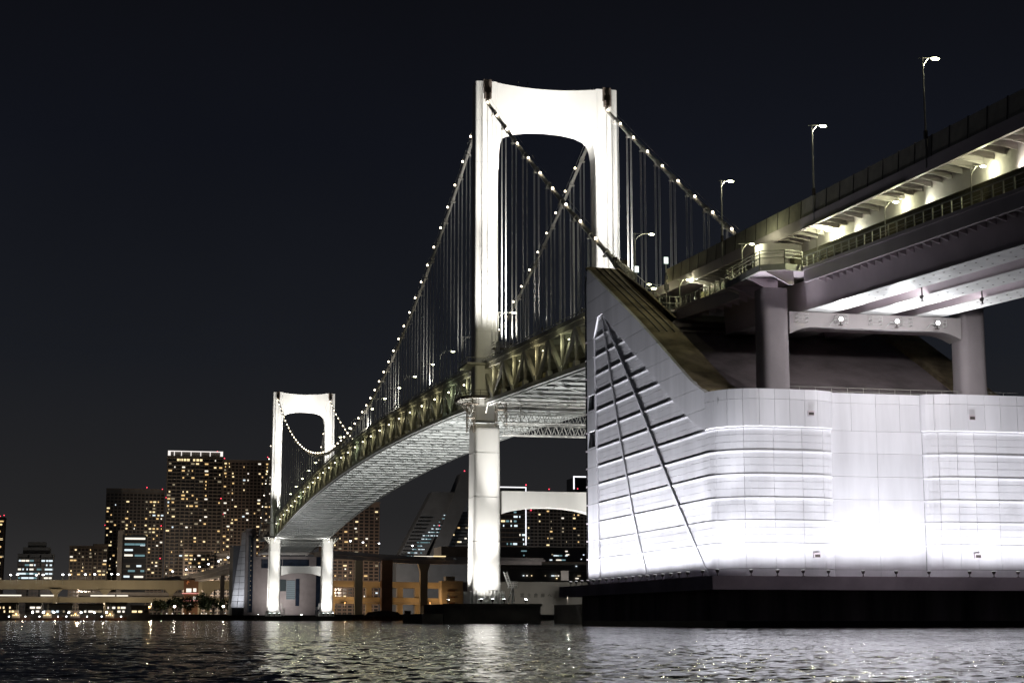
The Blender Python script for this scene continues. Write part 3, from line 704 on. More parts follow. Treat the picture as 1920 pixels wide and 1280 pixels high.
    mb = MB(); mb.loft([[(-8.7, y, zup(y) - 4.4), (9.3, y, zup(y) - 4.4), (9.3, y, zup(y) + .49), (-8.7, y, zup(y) + .49)] for y in yw]); part('web_girder', mb, M['conc2'], up)
    rb2 = MB().prism([(0, .48), (2.88, .48), (2.88, -.4), (0, .1)], lambda a, b: (a, -.06, b), lambda a, b: (a, .06, b)).box(0, 2.86, -.15, .15, -.02, .03).mesh('bracket_rib', M['conc2'])
    for y in np.arange(-140, -345, -2.3): inst('bracket_rib', rb2, up, (-11.6, y, zup(y)))
    mb = MB(); mb.loft([[(-12.12, y, zup(y) - .02), (-12.02, y, zup(y) - .02), (-12.02, y, zup(y) + .14), (-12.12, y, zup(y) + .14)] for y in (-185, -214)]); part('cable_tray', mb, M['dark'], up)
    # uplights behind the lower barrier washing the web
    ulm = MB().box(-.16, .16, -.3, .3, 0, .22).mesh('web_uplight', M['dark'])
    for y in (-136, -168, -193.5, -212.5, -232.5, -253):
        z = zlow(y) + 4.0
        u = inst('web_uplight', ulm, up, (-9.7, y, z - .1))
        spot('web_wash', (-9.7, y + .4, z + .2), (-8.7, y - 1.5, z + .7), 1500, 78, (.97, 1, .74) if y > -220 else (1, .93, .78), 1., .35)
    return lo, up
mat_barrier = mat('sound_barrier', (.55, .52, .44), .6, .1, .6)
approach()
# upper pier block between the decks and the portal on the anchorage roof
def portal():
    t = thing('portal_pier', 'grey two-legged portal frame on the anchorage roof carrying the viaduct', 'viaduct pier', (0, -176, 29))
    yc = -175.7
    for s in (-1, 1):
        mb = MB(); cxs = -12.9 if s < 0 else 14.7
        mb.loft([rrect(cxs, yc, z, w_, 3.7, 1.0, 5) for z, w_ in ((slope_z(-176) - 1.2, 3.8), (36, 3.7), (43.0 if s < 0 else 41.8, 3.7))]); part('column', mb, M['conc'], t, smooth=True)
        mb = MB(); mb.loft([rrect(cxs, yc, z, 4.2, 4.1, 1.2, 5) for z in (slope_z(-176) - .9, slope_z(-176) + .25)]); part('column_foot', mb, M['conc'], t, smooth=True)
    xs = np.linspace(-11.1, 12.9, 27)
    poly = [(-11.1, 40.0), (12.9, 40.0)] + [(x, 38.1 - 1.0 * max(0, (abs(x - .9) - 8.6) / 3.4) ** 2) for x in xs[::-1]]
    mb = MB(); mb.prism(poly, lambda a, b: (a, yc - 1.7, b), lambda a, b: (a, yc + 1.7, b)); part('cap_beam', mb, M['conc2'], t)
    for x0 in (-7.1, .65, 8.2):
        mb = MB(); mb.box(x0 - .9, x0 + .9, yc - 1.2, yc + 1.2, 40.0, 40.1); part('bearing', mb, M['dark'], t)
    # inspection baskets hung on the front of the cap
    for x in (-9.6, -4.2, .6, 4.8, 9.6):
        mb = MB(); z = 38.6
        for a, b in (((-.7, 0), (.7, 0)), ((.7, 0), (.7, -1)), ((.7, -1), (-.7, -1)), ((-.7, -1), (-.7, 0))):
            for h in (0, .5, 1.0): mb.bar((x + a[0], yc - 1.75 + a[1], z + h), (x + b[0], yc - 1.75 + b[1], z + h), .06)
            mb.bar((x + a[0], yc - 1.75 + a[1], z), (x + a[0], yc - 1.75 + a[1], z + 1.0), .06)
        part('inspection_basket', mb, M['steel'], t)
    # added floods between the box girders, put in to brighten portal and roof
    for k, x in enumerate((-3.2, 4.5)):
        f_, c = flood_fixture((x, -199, zlow(-199) - 4.0), (x, -178, 33), '%s floodlight hung between the box girders facing the portal' % ('left' if k == 0 else 'right'), 'hung floodlights under the deck', M['e_lens'], .35)
        mb = MB(); mb.bar((x, -199, zlow(-199) - 4.0), (x, -199, zlow(-199) + 1.04), .12); part('drop_rod', mb, M['dark'], f_)
        spot('portal_wash', c, (x * .3, -176, 25), 8500, 71, (1, .955, .97), 1., .4, f_)
    # upper block: rounded beam that carries the upper deck
    mb = MB(); zu0 = zlow(-174) + 1.65; zu1 = zup(-174) - .35
    poly = []
    for k in range(9): a = math.pi / 2 + math.pi * k / 8; poly.append((-12.2 + 2.0 * math.cos(a), -174 + 2.2 * math.sin(a)))
    poly += [(-5.0, -176.2), (-5.0, -171.8)]
    mb.prism(poly, lambda a, b: (a, b, zu0), lambda a, b: (a, b, zu1)); part('upper_block', mb, M['conc2'], t, smooth=True)
    return t
portal()
# floods that wash the viaduct underside, fixed to the portal cap
for k, (x, tgt, pw, hf) in enumerate(((-4.6, (-8, -205, 38.6), 7500, 42), (3.2, (-2, -208, 38), 6500, 48), (8.9, (7, -208, 38), 6500, 48))):
    loc = (x, -178.6, 38.2)
    t, c = flood_fixture(loc, tgt, ['floodlight beside the left box girder on the portal cap', 'middle floodlight of the three on the portal cap', 'right floodlight of the three on the portal cap'][k], 'underside floodlights', M['e_lens'], .5)
    mb = MB(); mb.tube([(x - 1.4, -178.2, 38.2), (x - .9, -178.6, 38.9), (x, -178.6, 38.8)], .07, 5); part('arm', mb, M['steel'], t)
    spot('underside_wash', (c.x, c.y - .3, c.z - 1.6), (tgt[0], -186.5, 41), pw * .45, 46, (.95, .97, 1), 1., .2)
    spot('underside_wash', (c.x, c.y - .3, c.z - 2.6), (tgt[0], -225, tgt[2] + 8), pw * 2.6, 24, (.95, .97, 1), 1., .2)

# ================================================================== STREET LAMPS
GY = (.98, 1, .62)
def lamp(h, arm, sx, label, group, loc, slim=.11, power=0, pcol=(1, .95, .68), head=(.5, .28, .17)):
    t = thing('street_lamp', label, 'street lamp', loc, group); x, y, z = loc
    mb = MB(); mb.tube([(x, y, z), (x, y, z + h * .5), (x, y, z + h)], [slim, slim * .8, slim * .55], 6); part('pole', mb, M['rail'], t)
    mb = MB(); mb.bar((x - sx * .5, y, z + h - .12), (x + sx * arm, y, z + h), .07)
    mb.tube([(x, y, z + h - min(1.4, arm)), (x + sx * arm * .18, y, z + h - .55 * min(1.2, arm)), (x + sx * arm * .55, y, z + h - .1)], .045, 4); part('arm', mb, M['rail'], t)
    hd = part('lamp_head', MB().ell((x + sx * (arm + head[0] * .7), y, z + h + .04), head[0], head[1], head[2], 8, 4), M['dark'], t)
    part('lamp_lens', MB().ell((x + sx * (arm + head[0] * .7), y, z + h - .05), head[0] * 1.02, head[1] * 1.1, head[2] * 1.05, 8, 4), M['e_head'], hd)
    return t
# approach, upper deck, left edge
up_left = [(-219, 'tallest lamp post on the upper approach deck, the rightmost in view'), (-188.5, 'tall lamp post on the upper approach deck, second from the right'), (-155, 'tall lamp post on the upper approach deck beside the end of the right cable'), (-112, 'tall lamp post right of the near tower above the anchorage tip')]
for y, lab in up_left:
    a = 1.1 if y < -140 else 2.6
    t = lamp(12.2, a, 1, lab, 'lamp posts on the upper approach deck', (-11.95, y, zup(y) + .4), .13)
    point('lamp_light', (-11.95 + a + .3, y, zup(y) + 12.0), 1400, (1, .96, .7), .25)
    mb = MB(); mb.box(-12.12, -11.78, y - .16, y + .16, zup(y) + 3.6, zup(y) + 4.5); part('junction_box', mb, M['dark'], t)
for y, lab in ((-185.4, 'lamp on the far edge of the upper approach deck, rightmost of its row'), (-149.3, 'lamp on the far edge of the upper approach deck, small, second from the right'), (-111.7, 'lamp on the far edge of the upper deck above the white pier block'), (-51.6, 'lamp on the far edge of the bridge deck just right of the near tower')):
    zz_ = {-185.4: 63.4, -149.3: 65.1, -111.7: 66.2, -51.6: 68.6}[y]
    base = (zup(y) + 1.2) if y < -100 else zt(y)
    lamp(zz_ - base + .05, 2.2, -1, lab, 'lamp posts on the far edge of the decks', (11.7, y, base), .1)
low = [(-247, 'low lamp over the lower deck railing at the right edge of the picture'), (-227.2, 'low lamp over the lower deck railing, rightmost full one'), (-207, 'low lamp over the lower deck railing, second full one from the right'), (-187.5, 'low lamp over the lower deck railing beside the white pier block, right side'), (-174.8, 'low lamp on the balcony left of the white pier block'), (-141, 'low lamp at the start of the lower deck above the anchorage slope')]
for y, lab in low:
    X = -11.3 if y < -182 else (-16.4 if y < -170 else -13.8)
    z0 = zlow(y) + 1.9
    lamp(4.25, 1.15, 1, lab, 'low lamps along the lower approach deck', (X, y, z0), .08, head=(.36, .2, .13))
    point('lamp_light', (X + 1.5, y, z0 + 3.9), 1500 if y == -187.5 else 480, GY, .2)
lamp(3.6, 1.3, 1, 'short lamp over the small platform at the foot of the sloping ridge', 'low lamps along the lower approach deck', (-15.6, -128.5, 48.6), .08)
point('lamp_light', (-14.2, -128.5, 52.2), 1500, (1, .9, .5), .2)
# bridge deck, left edge
for k in range(16):
    y = 63 + 31.05 * k
    nm = 'lamp post on the left edge of the bridge deck'
    o = lamp(10.4, 3.1, 1, ORD[k] + ' lamp post along the left deck edge, counted from the near tower', 'lamp posts along the bridge deck', (-13.6, y, zt(y) + .1), .1, head=(.5, .3, .2))
    if k % 2 == 0: point('lamp_light', (-10, y, zt(y) + 10), 700, (1, .95, .75), .25)
o = lamp(10.4, 3.1, 1, 'lamp post rising just left of the near tower leg, arm against the leg', 'lamp posts along the bridge deck', (-13.6, 31, zt(31) + .1), .1, head=(.5, .3, .2))
o = lamp(11.4, 3.3, 1, 'bright lamp post right of the near tower left leg, white box on its pole', 'lamp posts along the bridge deck', (-13.3, -9.5, zt(-9.5)), .13, head=(.5, .3, .2))
mb = MB(); mb.box(-13.65, -12.95, -9.9, -9.1, zt(-9.5) + 2.2, zt(-9.5) + 4.6); part('control_box', mb, M['towerpaint'], o)
point('lamp_light', (-9.8, -9.5, zt(-9.5) + 11), 900, (1, .95, .75), .25)
for k in range(11):
    y = 48 + 31.05 * k * 1.5
    lamp(10.4, 2.6, -1, ORD[k] + ' lamp post along the right deck edge, counted from the near tower', 'lamp posts along the right edge of the bridge deck', (13.6, y, zt(y) + .1), .1, head=(.45, .3, .2))
# lit boxes on posts
for (x, y, z0, z1, lab) in ((-11.9, -112.6, 54.5, 58.5, 'white lit box with green edges on the lamp pole right of the anchorage tip'), (-11.9, -128.6, 52.0, 56.7, 'white lit box on a short post at the left end of the sound barrier')):
    t = thing('lit_box', lab, 'light box', (x, y, z0), 'white lit boxes')
    part('post', MB().bar((x, y, z0), (x, y, z1 - .5), .14), M['rail'], t)
    part('case', MB().box(x - .42, x + .42, y - .1, y + .3, z1 - .6, z1 + .6), mat('box_case', (.05, .2, .12), .5), t)
    part('face', MB().box(x - .34, x + .34, y - .14, y - .102, z1 - .52, z1 + .52), emit('box_face', (.95, 1, .97), 1.6), t)
t = thing('lane_signal', 'small magenta lit signal on the bridge deck before the far tower', 'signal', (8, 300, zt(300)))
part('mast', MB().bar((8, 300, zt(300)), (8, 300, zt(300) + 6), .25), M['dark'], t)
for k in range(4): part('signal_light', MB().box(7.5, 8.5, 299.6, 299.8, zt(300) + 3.0 + k * 1.1, zt(300) + 3.7 + k * 1.1), M['e_mag'], t)

# ================================================================== TOWER PLATFORMS, GANTRIES, SCAFFOLD
def lattice(mb, p, q, n, hgt, axis, th=.16, zig=True):      # vertical plane Warren girder from p to q
    p = Vector(p); q = Vector(q)
    mb.bar(p, q, th * 1.3); mb.bar(p + Vector((0, 0, hgt)), q + Vector((0, 0, hgt)), th * 1.3)
    for k in range(n):
        a = p.lerp(q, k / n); b = p.lerp(q, (k + .5) / n) + Vector((0, 0, hgt)); c = p.lerp(q, (k + 1) / n)
        mb.bar(a, b, th); mb.bar(b, c, th)
def gantry(y0, z0, x0, x1, label, group):
    t = thing('maintenance_gantry', label, 'gantry', (0, y0, z0), group)
    for dy in (-1.3, 1.3):
        mb = MB(); lattice(mb, (x0, y0 + dy, z0), (x1, y0 + dy, z0), 13, 2.2, 0); part('lattice_girder', mb, M['steel'], t)
    mb = MB()
    for k in range(14): x = x0 + (x1 - x0) * k / 13; mb.bar((x, y0 - 1.3, z0), (x, y0 + 1.3, z0), .12)
    mb.box(x0, x1, y0 - 1.0, y0 + 1.0, z0 + .1, z0 + .16); part('walkway', mb, M['steel'], t)
    mb = MB()
    for x in (x0 + 4, x1 - 4): mb.bar((x, y0, z0 + 2.2), (x, y0, zb(y0) - .3), .25)
    part('hanger_post', mb, M['steel'], t)
gantry(-8.2, 44.4, -11.6, 12.5, 'upper white lattice gantry under the deck beside the near tower', 'maintenance gantries')
gantry(-5.6, 41.9, -11.3, 12.5, 'lower white lattice gantry across the near tower legs, just under the upper one', 'maintenance gantries')
gantry(L - 7, 40.6, -11.3, 11.3, 'white lattice gantry across the far tower legs', 'maintenance gantries')
def scaffold(x0, x1, y0, y1, z0, z1, label, m, lv=3.0):
    t = thing('scaffold_tower', label, 'scaffold', ((x0 + x1) / 2, (y0 + y1) / 2, z0), 'scaffold towers at the near tower')
    mb = MB()
    for x in (x0, x1):
        for y in (y0, y1): mb.bar((x, y, z0), (x, y, z1), .18)
    part('post', mb, m, t)
    n = int((z1 - z0) / lv)
    for k in range(n):
        za = z0 + (z1 - z0) * k / n; zb_ = z0 + (z1 - z0) * (k + 1) / n; mb = MB()
        for y in (y0, y1): mb.bar((x0, y, za), (x1, y, zb_), .1); mb.bar((x1, y, za), (x0, y, zb_), .1); mb.bar((x0, y, zb_), (x1, y, zb_), .12)
        for x in (x0, x1): mb.bar((x, y0, za), (x, y1, zb_), .1); mb.bar((x, y0, zb_), (x, y1, zb_), .12)
        mb.box(x0, x1, y0, y1, zb_ - .05, zb_); part('brace_panel', mb, m, t)
    mb = MB(); z = z1
    for h in (.6, 1.2):
        for a, b in (((x0 - .8, y0 - .6), (x1 + .8, y0 - .6)), ((x1 + .8, y0 - .6), (x1 + .8, y1)), ((x0 - .8, y0 - .6), (x0 - .8, y1))): mb.bar((*a, z + h), (*b, z + h), .07)
    for k in range(6): x = x0 - .8 + (x1 - x0 + 1.6) * k / 5; mb.bar((x, y0 - .6, z), (x, y0 - .6, z + 1.2), .07)
    mb.box(x0 - .9, x1 + .9, y0 - .7, y1, z - .2, z); part('top_platform', mb, m, t)
scaff = mat('scaffold_beige', (.24, .21, .17), .6, .1, .6)
scaffold(-13.2, -10.9, -7.6, -5.6, 44.0, 61.5, 'beige lattice service tower in front of the near tower left leg', scaff)
scaffold(-19.4, -17.8, -5.4, -3.6, 42.5, 49.0, 'small lattice hoist frame hanging left of the near tower left leg', scaff, 2.2)
def gallery(y0, s, label):
    t = thing('inspection_gallery', label, 'gallery', (s * 18, y0, zb(y0)), 'galleries round the tower legs')
    z = zb(y0) + 1.0
    pts = [(s * 14.8, y0 - 6.5), (s * 18.5, y0 - 5.6), (s * 20.6, y0 - 2.6), (s * 20.6, y0 + 4.0), (s * 18.5, y0 + 7.0), (s * 14.8, y0 + 7.5)]
    mb = MB(); mb.prism(pts, lambda a, b: (a, b, z), lambda a, b: (a, b, z + .35)); part('floor', mb, M['truss'], t)
    mb = MB()
    for (a, b), (c, d) in zip(pts, pts[1:]):
        for h in (.9, 1.6): mb.bar((a, b, z + h), (c, d, z + h), .09)
        for q in (0, .5): mb.bar((a + (c - a) * q, b + (d - b) * q, z), (a + (c - a) * q, b + (d - b) * q, z + 1.6), .09)
        mb.bar((a, b, z + .1), (c, d, z + .1), .12, .7)
    part('railing', mb, M['dark'], t)
    for a, b in pts: part('strut', MB().bar((a, b, z), (s * 17.6 if abs(a) > 17.6 else a, y0 - 1 + (b - y0) * .3, z - 3.2), .3), M['truss'], t)
    z2 = zt(y0)
    mb = MB(); mb.box(min(s * 15.2, s * 19.6), max(s * 15.2, s * 19.6), y0 - 5, y0 + 6, z2 - .4, z2)
    for yy_ in (y0 - 5, y0 + 6): mb.bar((s * 15.2, yy_, z2 + 1.1), (s * 19.6, yy_, z2 + 1.1), .09)
    mb.bar((s * 19.6, y0 - 5, z2 + 1.1), (s * 19.6, y0 + 6, z2 + 1.1), .09)
    for k in range(7): mb.bar((s * 19.6, y0 - 5 + k * 1.83, z2), (s * 19.6, y0 - 5 + k * 1.83, z2 + 1.1), .07)
    part('upper_balcony', mb, M['truss'], t)
gallery(0, -1, 'curved steel gallery round the left leg of the near tower at deck level')
gallery(0, 1, 'curved steel gallery round the right leg of the near tower, hidden by the anchorage')
gallery(L, -1, 'small steel gallery round the left leg of the far tower')
gallery(L, 1, 'small steel gallery round the right leg of the far tower')
# stair landings at the tower bases
def landing(x, y, z0, s, label):
    t = thing('stair_landing', label, 'access stair', (x, y, z0), 'stair landings at the tower bases')
    part('post', MB().bar((x, y, z0), (x, y, z0 + 3.6), .3).bar((x - .2, y, z0 + 3.4), (x - s * 1.1, y + .6, z0), .2).bar((x + .2, y, z0 + 3.4), (x + s * .6, y + .6, z0 + .4), .15), M['steel'], t)
    mb = MB(); mb.box(x - 1, x + 1, y - .6, y + .6, z0 + 3.6, z0 + 3.8)
    for h in (4.2, 4.6, 5.0): mb.bar((x - 1, y - .6, z0 + h), (x + 1, y - .6, z0 + h), .09)
    for q in (-1, 0, 1): mb.bar((x + q, y - .6, z0 + 3.7), (x + q, y - .6, z0 + 5.0), .11)
    part('platform', mb, M['steel'], t)
    mb = MB()
    for q in (-.35, .35): mb.bar((x - s * .5 + q, y, z0 + 3.8), (x - s * 1.7 + q, y, z0 + 7.2), .13)
    for k in range(9): xx = x - s * (.5 + 1.2 * k / 9); mb.box(xx - .35, xx + .35, y - .25, y + .25, z0 + 3.9 + 3.3 * k / 9, z0 + 3.96 + 3.3 * k / 9)
    part('stair_flight', mb, M['steel'], t)
landing(-8.8, -4, 4.2, 1, 'white stair landing on a post right of the near tower base')
landing(-9.0, L - 3, 2.4, 1, 'stair landing right of the far tower left leg base')
landing(9.0, L - 3, 2.4, -1, 'stair landing left of the far tower right leg base')
for x, y, lab in ((-24.4, -9, 'short white marker post on the near pier, left one'), (-18.6, -12, 'short grey marker post on the near pier close to the leg')):
    o = part('marker_post', MB().tube([(x, y, 4.2), (x, y, 6.2), (x, y, 6.5)], [.16, .16, .05], 6), M['steel']); tag(o, lab, 'post', 'marker posts on the near pier')

# tower floodlights -----------------------------------------------------------
WARM = (1, .975, .93)
def tower_floods(y0, zp, who):
    for s in (-1, 1):
        for k, dx in enumerate((-2.6, 0, 2.6)):
            x = s * 14.5 + dx; loc = (x, y0 - 9.5, zp)
            f_, c = flood_fixture(loc, (s * 14.5, y0 - 4, 30), '%s bright floodlight at the foot of the %s tower %s leg' % (('left', 'middle', 'right')[k], who, 'left' if s < 0 else 'right'), 'floodlights at the %s tower foot' % who, size=.5 if y0 < 100 else .8)
            spot('leg_flood', c, (s * 14.5, y0 - 4.5, zp + (9, 24, 44)[k]), (10000, 42000, 220000)[k], (52, 24, 10)[k], WARM, 1., .3, f_)
        # deck level floods for the upper leg and the strut
        yd = y0 - 30
        f_, c = flood_fixture((s * 13.0, yd, zt(yd) + .3), (s * 14.5, y0 - 3, 95), 'floodlight at the road edge aimed up the %s tower %s leg' % (who, 'left' if s < 0 else 'right'), 'deck floodlights of the %s tower' % who, size=.5)
        spot('leg_flood', c, (s * 14.6, y0 - 3, 86), 130000, 30, WARM, .8, .3, f_)
        spot('leg_flood', c, (s * 13.6, y0 - 3, 116), 310000, 18, WARM, 1., .3, f_)
        spot('strut_flood', c, (s * 4.5, y0 - 3, 119), 140000, 15, WARM, 1., .3, f_)
for y0_, zp_, who_ in ((0, 4.2, 'near'), (L, 2.4, 'far')):
    f_, c = flood_fixture((-22.5, y0_ + 1, zp_), (-18, y0_, 35), 'floodlight left of the %s tower base washing the outer face of its left leg' % who_, 'side floodlights at the tower feet', size=.5)
    spot('side_flood', c, (-17.2, y0_, 24), 20000, 45, WARM, 1., .3, f_); spot('side_flood', c, (-17.2, y0_, 40), 70000, 22, WARM, 1., .3, f_)
for s in (-1, 1):  # added floods along the deck edges to brighten cables and hangers
    for k, (y, tg, pw) in enumerate(((-62, (-40, 95), 26000), (-34, (-10, 112), 36000), (22, (34, 104), 36000), (70, (90, 88), 26000), (125, (150, 78), 20000), (190, (222, 74), 16000), (-92, (-88, 72), 12000))):
        f_, c = flood_fixture((s * 15.25 - (.6 if s < 0 else -.2), y, zt(y) + .8), (s * 14.5, tg[0], tg[1]), '%s floodlight washing the %s cable and hangers, counted from the anchorage' % (ORD[[1, 2, 3, 4, 5, 6, 0][k]], 'left' if s < 0 else 'right'), 'cable floodlights on the deck edges', M['e_lens'], .3)
        spot('cable_wash', c, (s * 14.5, tg[0], tg[1]), pw * .36, 44, (1, .95, .85), 1., .2, f_)
spot('strut_flood', (-8.2, -12.2, 5.2), (3, -2.2, 28), 42000, 34, WARM, 1., .4)  # added spot without a fixture, brightens the lower strut
tower_floods(0, 4.2, 'near'); tower_floods(L, 2.4, 'far')
# deck underside floods from the piers
for (y0, x, z, tg, lab, grp) in ((11, -9.5, 4.2, [(0, 40, 50), (0, 85, 52), (2, 160, 54), (2, 270, 55), (0, 400, 53)], 'floodlight at the back of the near pier aimed at the underside of the long span', 1),
                                 (-11.5, -7.5, 4.2, [(0, -28, 48), (0, -62, 46)], 'floodlight on the near pier aimed at the underside of the short span', 2),
                                 (L - 10, 0, 2.4, [(0, L - 40, 48), (0, L - 95, 50), (0, L - 160, 53)], 'floodlight in the middle of the far pier aimed at the underside of the span', 3)):
    f_, c = flood_fixture((x, y0, z), tg[0], lab, 'underside floods on the piers', size=.5)
    for k, q in enumerate(tg):
        d2 = (Vector(q) - c).length_squared; cz = (q[2] - c.z) / math.sqrt(d2)
        tgtL = {1: (.62, .27, .09, .035, .014), 2: (.30, .25), 3: (.10, .025, .008)}[grp][k]
        spot('deck_wash', c, q, 39.5 * d2 * tgtL / (.5 * max(cz, .15)), (34, 24, 17, 12, 8)[k], (.96, .98, .96), 1., .3, f_)
spot('gantry_wash', (-13, -9.5, 30), (2, -7, 46), 14000, 40, WARM, 1., .3)  # added free-standing spot that brightens the lattice gantries

# ridge clutter on the anchorage: cable entry, small camera mast, gate and rails
t = thing('cable_clamp', 'cluster of clamps and small lamps where the left cable enters the anchorage tip', 'cable clamp', (-14.5, -112, 58))
mb = MB(); mb.box(-15.6, -13.4, -114, -112.4, 56.5, 58.2); mb.bar((-15.3, -111.6, 57), (-15.3, -111.6, 61), .12); mb.bar((-13.8, -112.2, 57), (-13.8, -112.2, 60.3), .12); mb.box(-15.6, -15, -111.9, -111.3, 60, 60.6)
mb.box(-14.2, -13.4, -112.6, -111.8, 59.3, 60.0); part('collar', mb, M['slot'], t)
part('splay_saddle', MB().tube([(-14.5, -106, zc(-106)), (-14.5, -111, zc(-111)), (-14.5, -117, zc(-116) - .6)], [.5, .8, 1.1], 8), M['cable'], t, smooth=True)
t = thing('camera_mast', 'dark slim camera mast at the foot of the sloping ridge', 'mast', (-15.4, -139.5, 45))
part('pole', MB().bar((-15.4, -139.5, 44.8), (-15.4, -139.5, 52.4), .16), M['dark'], t)
part('camera_head', MB().box(-15.7, -15.1, -139.9, -139.3, 49.8, 50.6).box(-15.6, -15.2, -139.8, -139.2, 51.4, 51.9), M['dark'], t)
t = thing('service_gate', 'small railed service platform on the ridge below the short lamp', 'platform', (-15.2, -131, 47))
mb = MB(); mb.box(-16.2, -13.2, -140, -127, 46.4, 46.7)
part('floor', mb, M['girder'], t)
mb = MB()
for y in np.arange(-140, -126, 1.6): mb.bar((-16.1, y, 46.7), (-16.1, y, 48.7), .09)
for h in (47.4, 48.0, 48.7): mb.bar((-16.1, -140, h), (-16.1, -127, h), .07)
for x in (-16.1, -15.1, -14.1, -13.3): mb.bar((x, -140, 46.7), (x, -140, 48.7), .09)
for h in (47.7, 48.7): mb.bar((-16.1, -140, h), (-13.2, -140, h), .07)
part('railing', mb, M['rail'], t)
o = part('trench_handrail', (lambda mb: [mb.bar((-16.1, a, slope_z(a) + 1.9), (-16.1, b, slope_z(b) + 1.9), .08) for a, b in zip(np.linspace(-114, -140, 9), np.linspace(-114, -140, 9)[1:])] + [mb.bar((-16.1, a, slope_z(a) + .5), (-16.1, a, slope_z(a) + 1.9), .07) for a in np.linspace(-114, -140, 14)] and mb)(MB()), M['rail'])
tag(o, 'thin handrail running down the cable trench behind the sloping ridge', 'handrail')
# ================================================================== FAR SHORE
def far_anchorage():
    t = thing('far_anchorage', 'distant grey anchorage block with dark glass strips behind the far tower', 'anchorage', (0, 690, 3.4))
    part('front_wall', MB().box(-17.2, 26.8, 690, 745, 3.4, 39.2), M['conc'], t)
    part('end_fin', MB().box(-22.2, -16.2, 688, 740, 3.4, 56.0), M['conc'], t)
    part('glass_strip', MB().box(-20.6, -17.6, 687.7, 688, 5, 52.0), M['glass'], t)
    part('glass_strip', MB().box(21.4, 25.6, 689.7, 690, 3.6, 39.0), M['glass'], t)
    part('end_fin', MB().box(25.65, 29.5, 688, 740, 3.4, 43.5), M['conc'], t)
    for x0, x1 in ((-12.5, -3.8), (-3.4, .2), (.6, 16.9)): part('window_band', MB().box(x0, x1, 689.8, 689.99, 32.0, 37.4), M['glass'], t)
    part('entrance_glass', MB().box(3.2, 8.6, 689.7, 689.98, 13, 24.5), emit('entrance_glow', (.62, .74, .80), .26), t)
    part('entrance_glass', MB().box(8.9, 11.2, 689.7, 689.98, 9, 25.5), M['glass'], t)
    part('entrance_glass', MB().box(-3.2, 3.0, 689.7, 689.98, 18, 25.0), emit('entrance_dim', (.5, .6, .62), .09), t)
    for k in range(9): part('sill_bar', MB().box(3.2, 8.6, 689.55, 689.69, 13.6 + k * 1.25, 13.75 + k * 1.25), M['dark'], t)
    # slanted pale panel wall on its left side
    n = 12
    for k in range(n):
        z0 = 8 + k * 3.85; z1 = z0 + 3.6
        def xl(z): return -30.2 + (z - 8) / 46 * 6.5
        for j in range(2):
            mb = MB(); q0, q1 = j * .5 + .02, j * .5 + .48
            a0, a1 = xl(z0), xl(z1)
            y0, y1 = 700, 692
            pts = [(a0 + (-22.3 - a0) * q0, y0 + (y1 - y0) * q0, z0), (a0 + (-22.3 - a0) * q1, y0 + (y1 - y0) * q1, z0), (a1 + (-22.3 - a1) * q1, y0 + (y1 - y0) * q1, z1), (a1 + (-22.3 - a1) * q0, y0 + (y1 - y0) * q0, z1)]
            mb.add(pts + [(x, y + 1.5, z) for x, y, z in pts], [(0, 1, 2, 3), (7, 6, 5, 4), (0, 4, 5, 1), (1, 5, 6, 2), (2, 6, 7, 3), (3, 7, 4, 0)])
            part('pale_panel', mb, M['panel'], t)
    part('side_wall', MB().box(-29, -22.25, 702, 740, 3.4, 46), M['core'], t)
    wins = MB().box(-.5, .5, -.05, .05, -.4, .4).mesh('strip_light', M['e_dim'])
    for k in range(13): inst('strip_light', wins, t, (-19.0, 687.6, 9 + k * 3 + random.random()), (.35, 1, .6))
    f_, c = flood_fixture((-3, 668, 3.4), (0, 690, 25), 'ground floodlight washing the grey wall behind the far tower', 'ground floodlights at the far anchorage', M['e_white'], .6)  # added ground flood in place of light bouncing off the tower
    spot('wall_wash', c, (2, 690, 24), 26000, 70, (1, .92, .85), 1., .4, f_)
    f_, c = flood_fixture((-34, 686, 3.4), (-25, 697, 30), 'ground floodlight at the pale slanted wall of the far anchorage', 'ground floodlights at the far anchorage', M['e_white'], .6)
    spot('wall_wash', c, (-25, 698, 30), 14000, 55, (.92, .95, 1), 1., .4, f_)  # added ground flood brightening the pale slanted wall
far_anchorage()

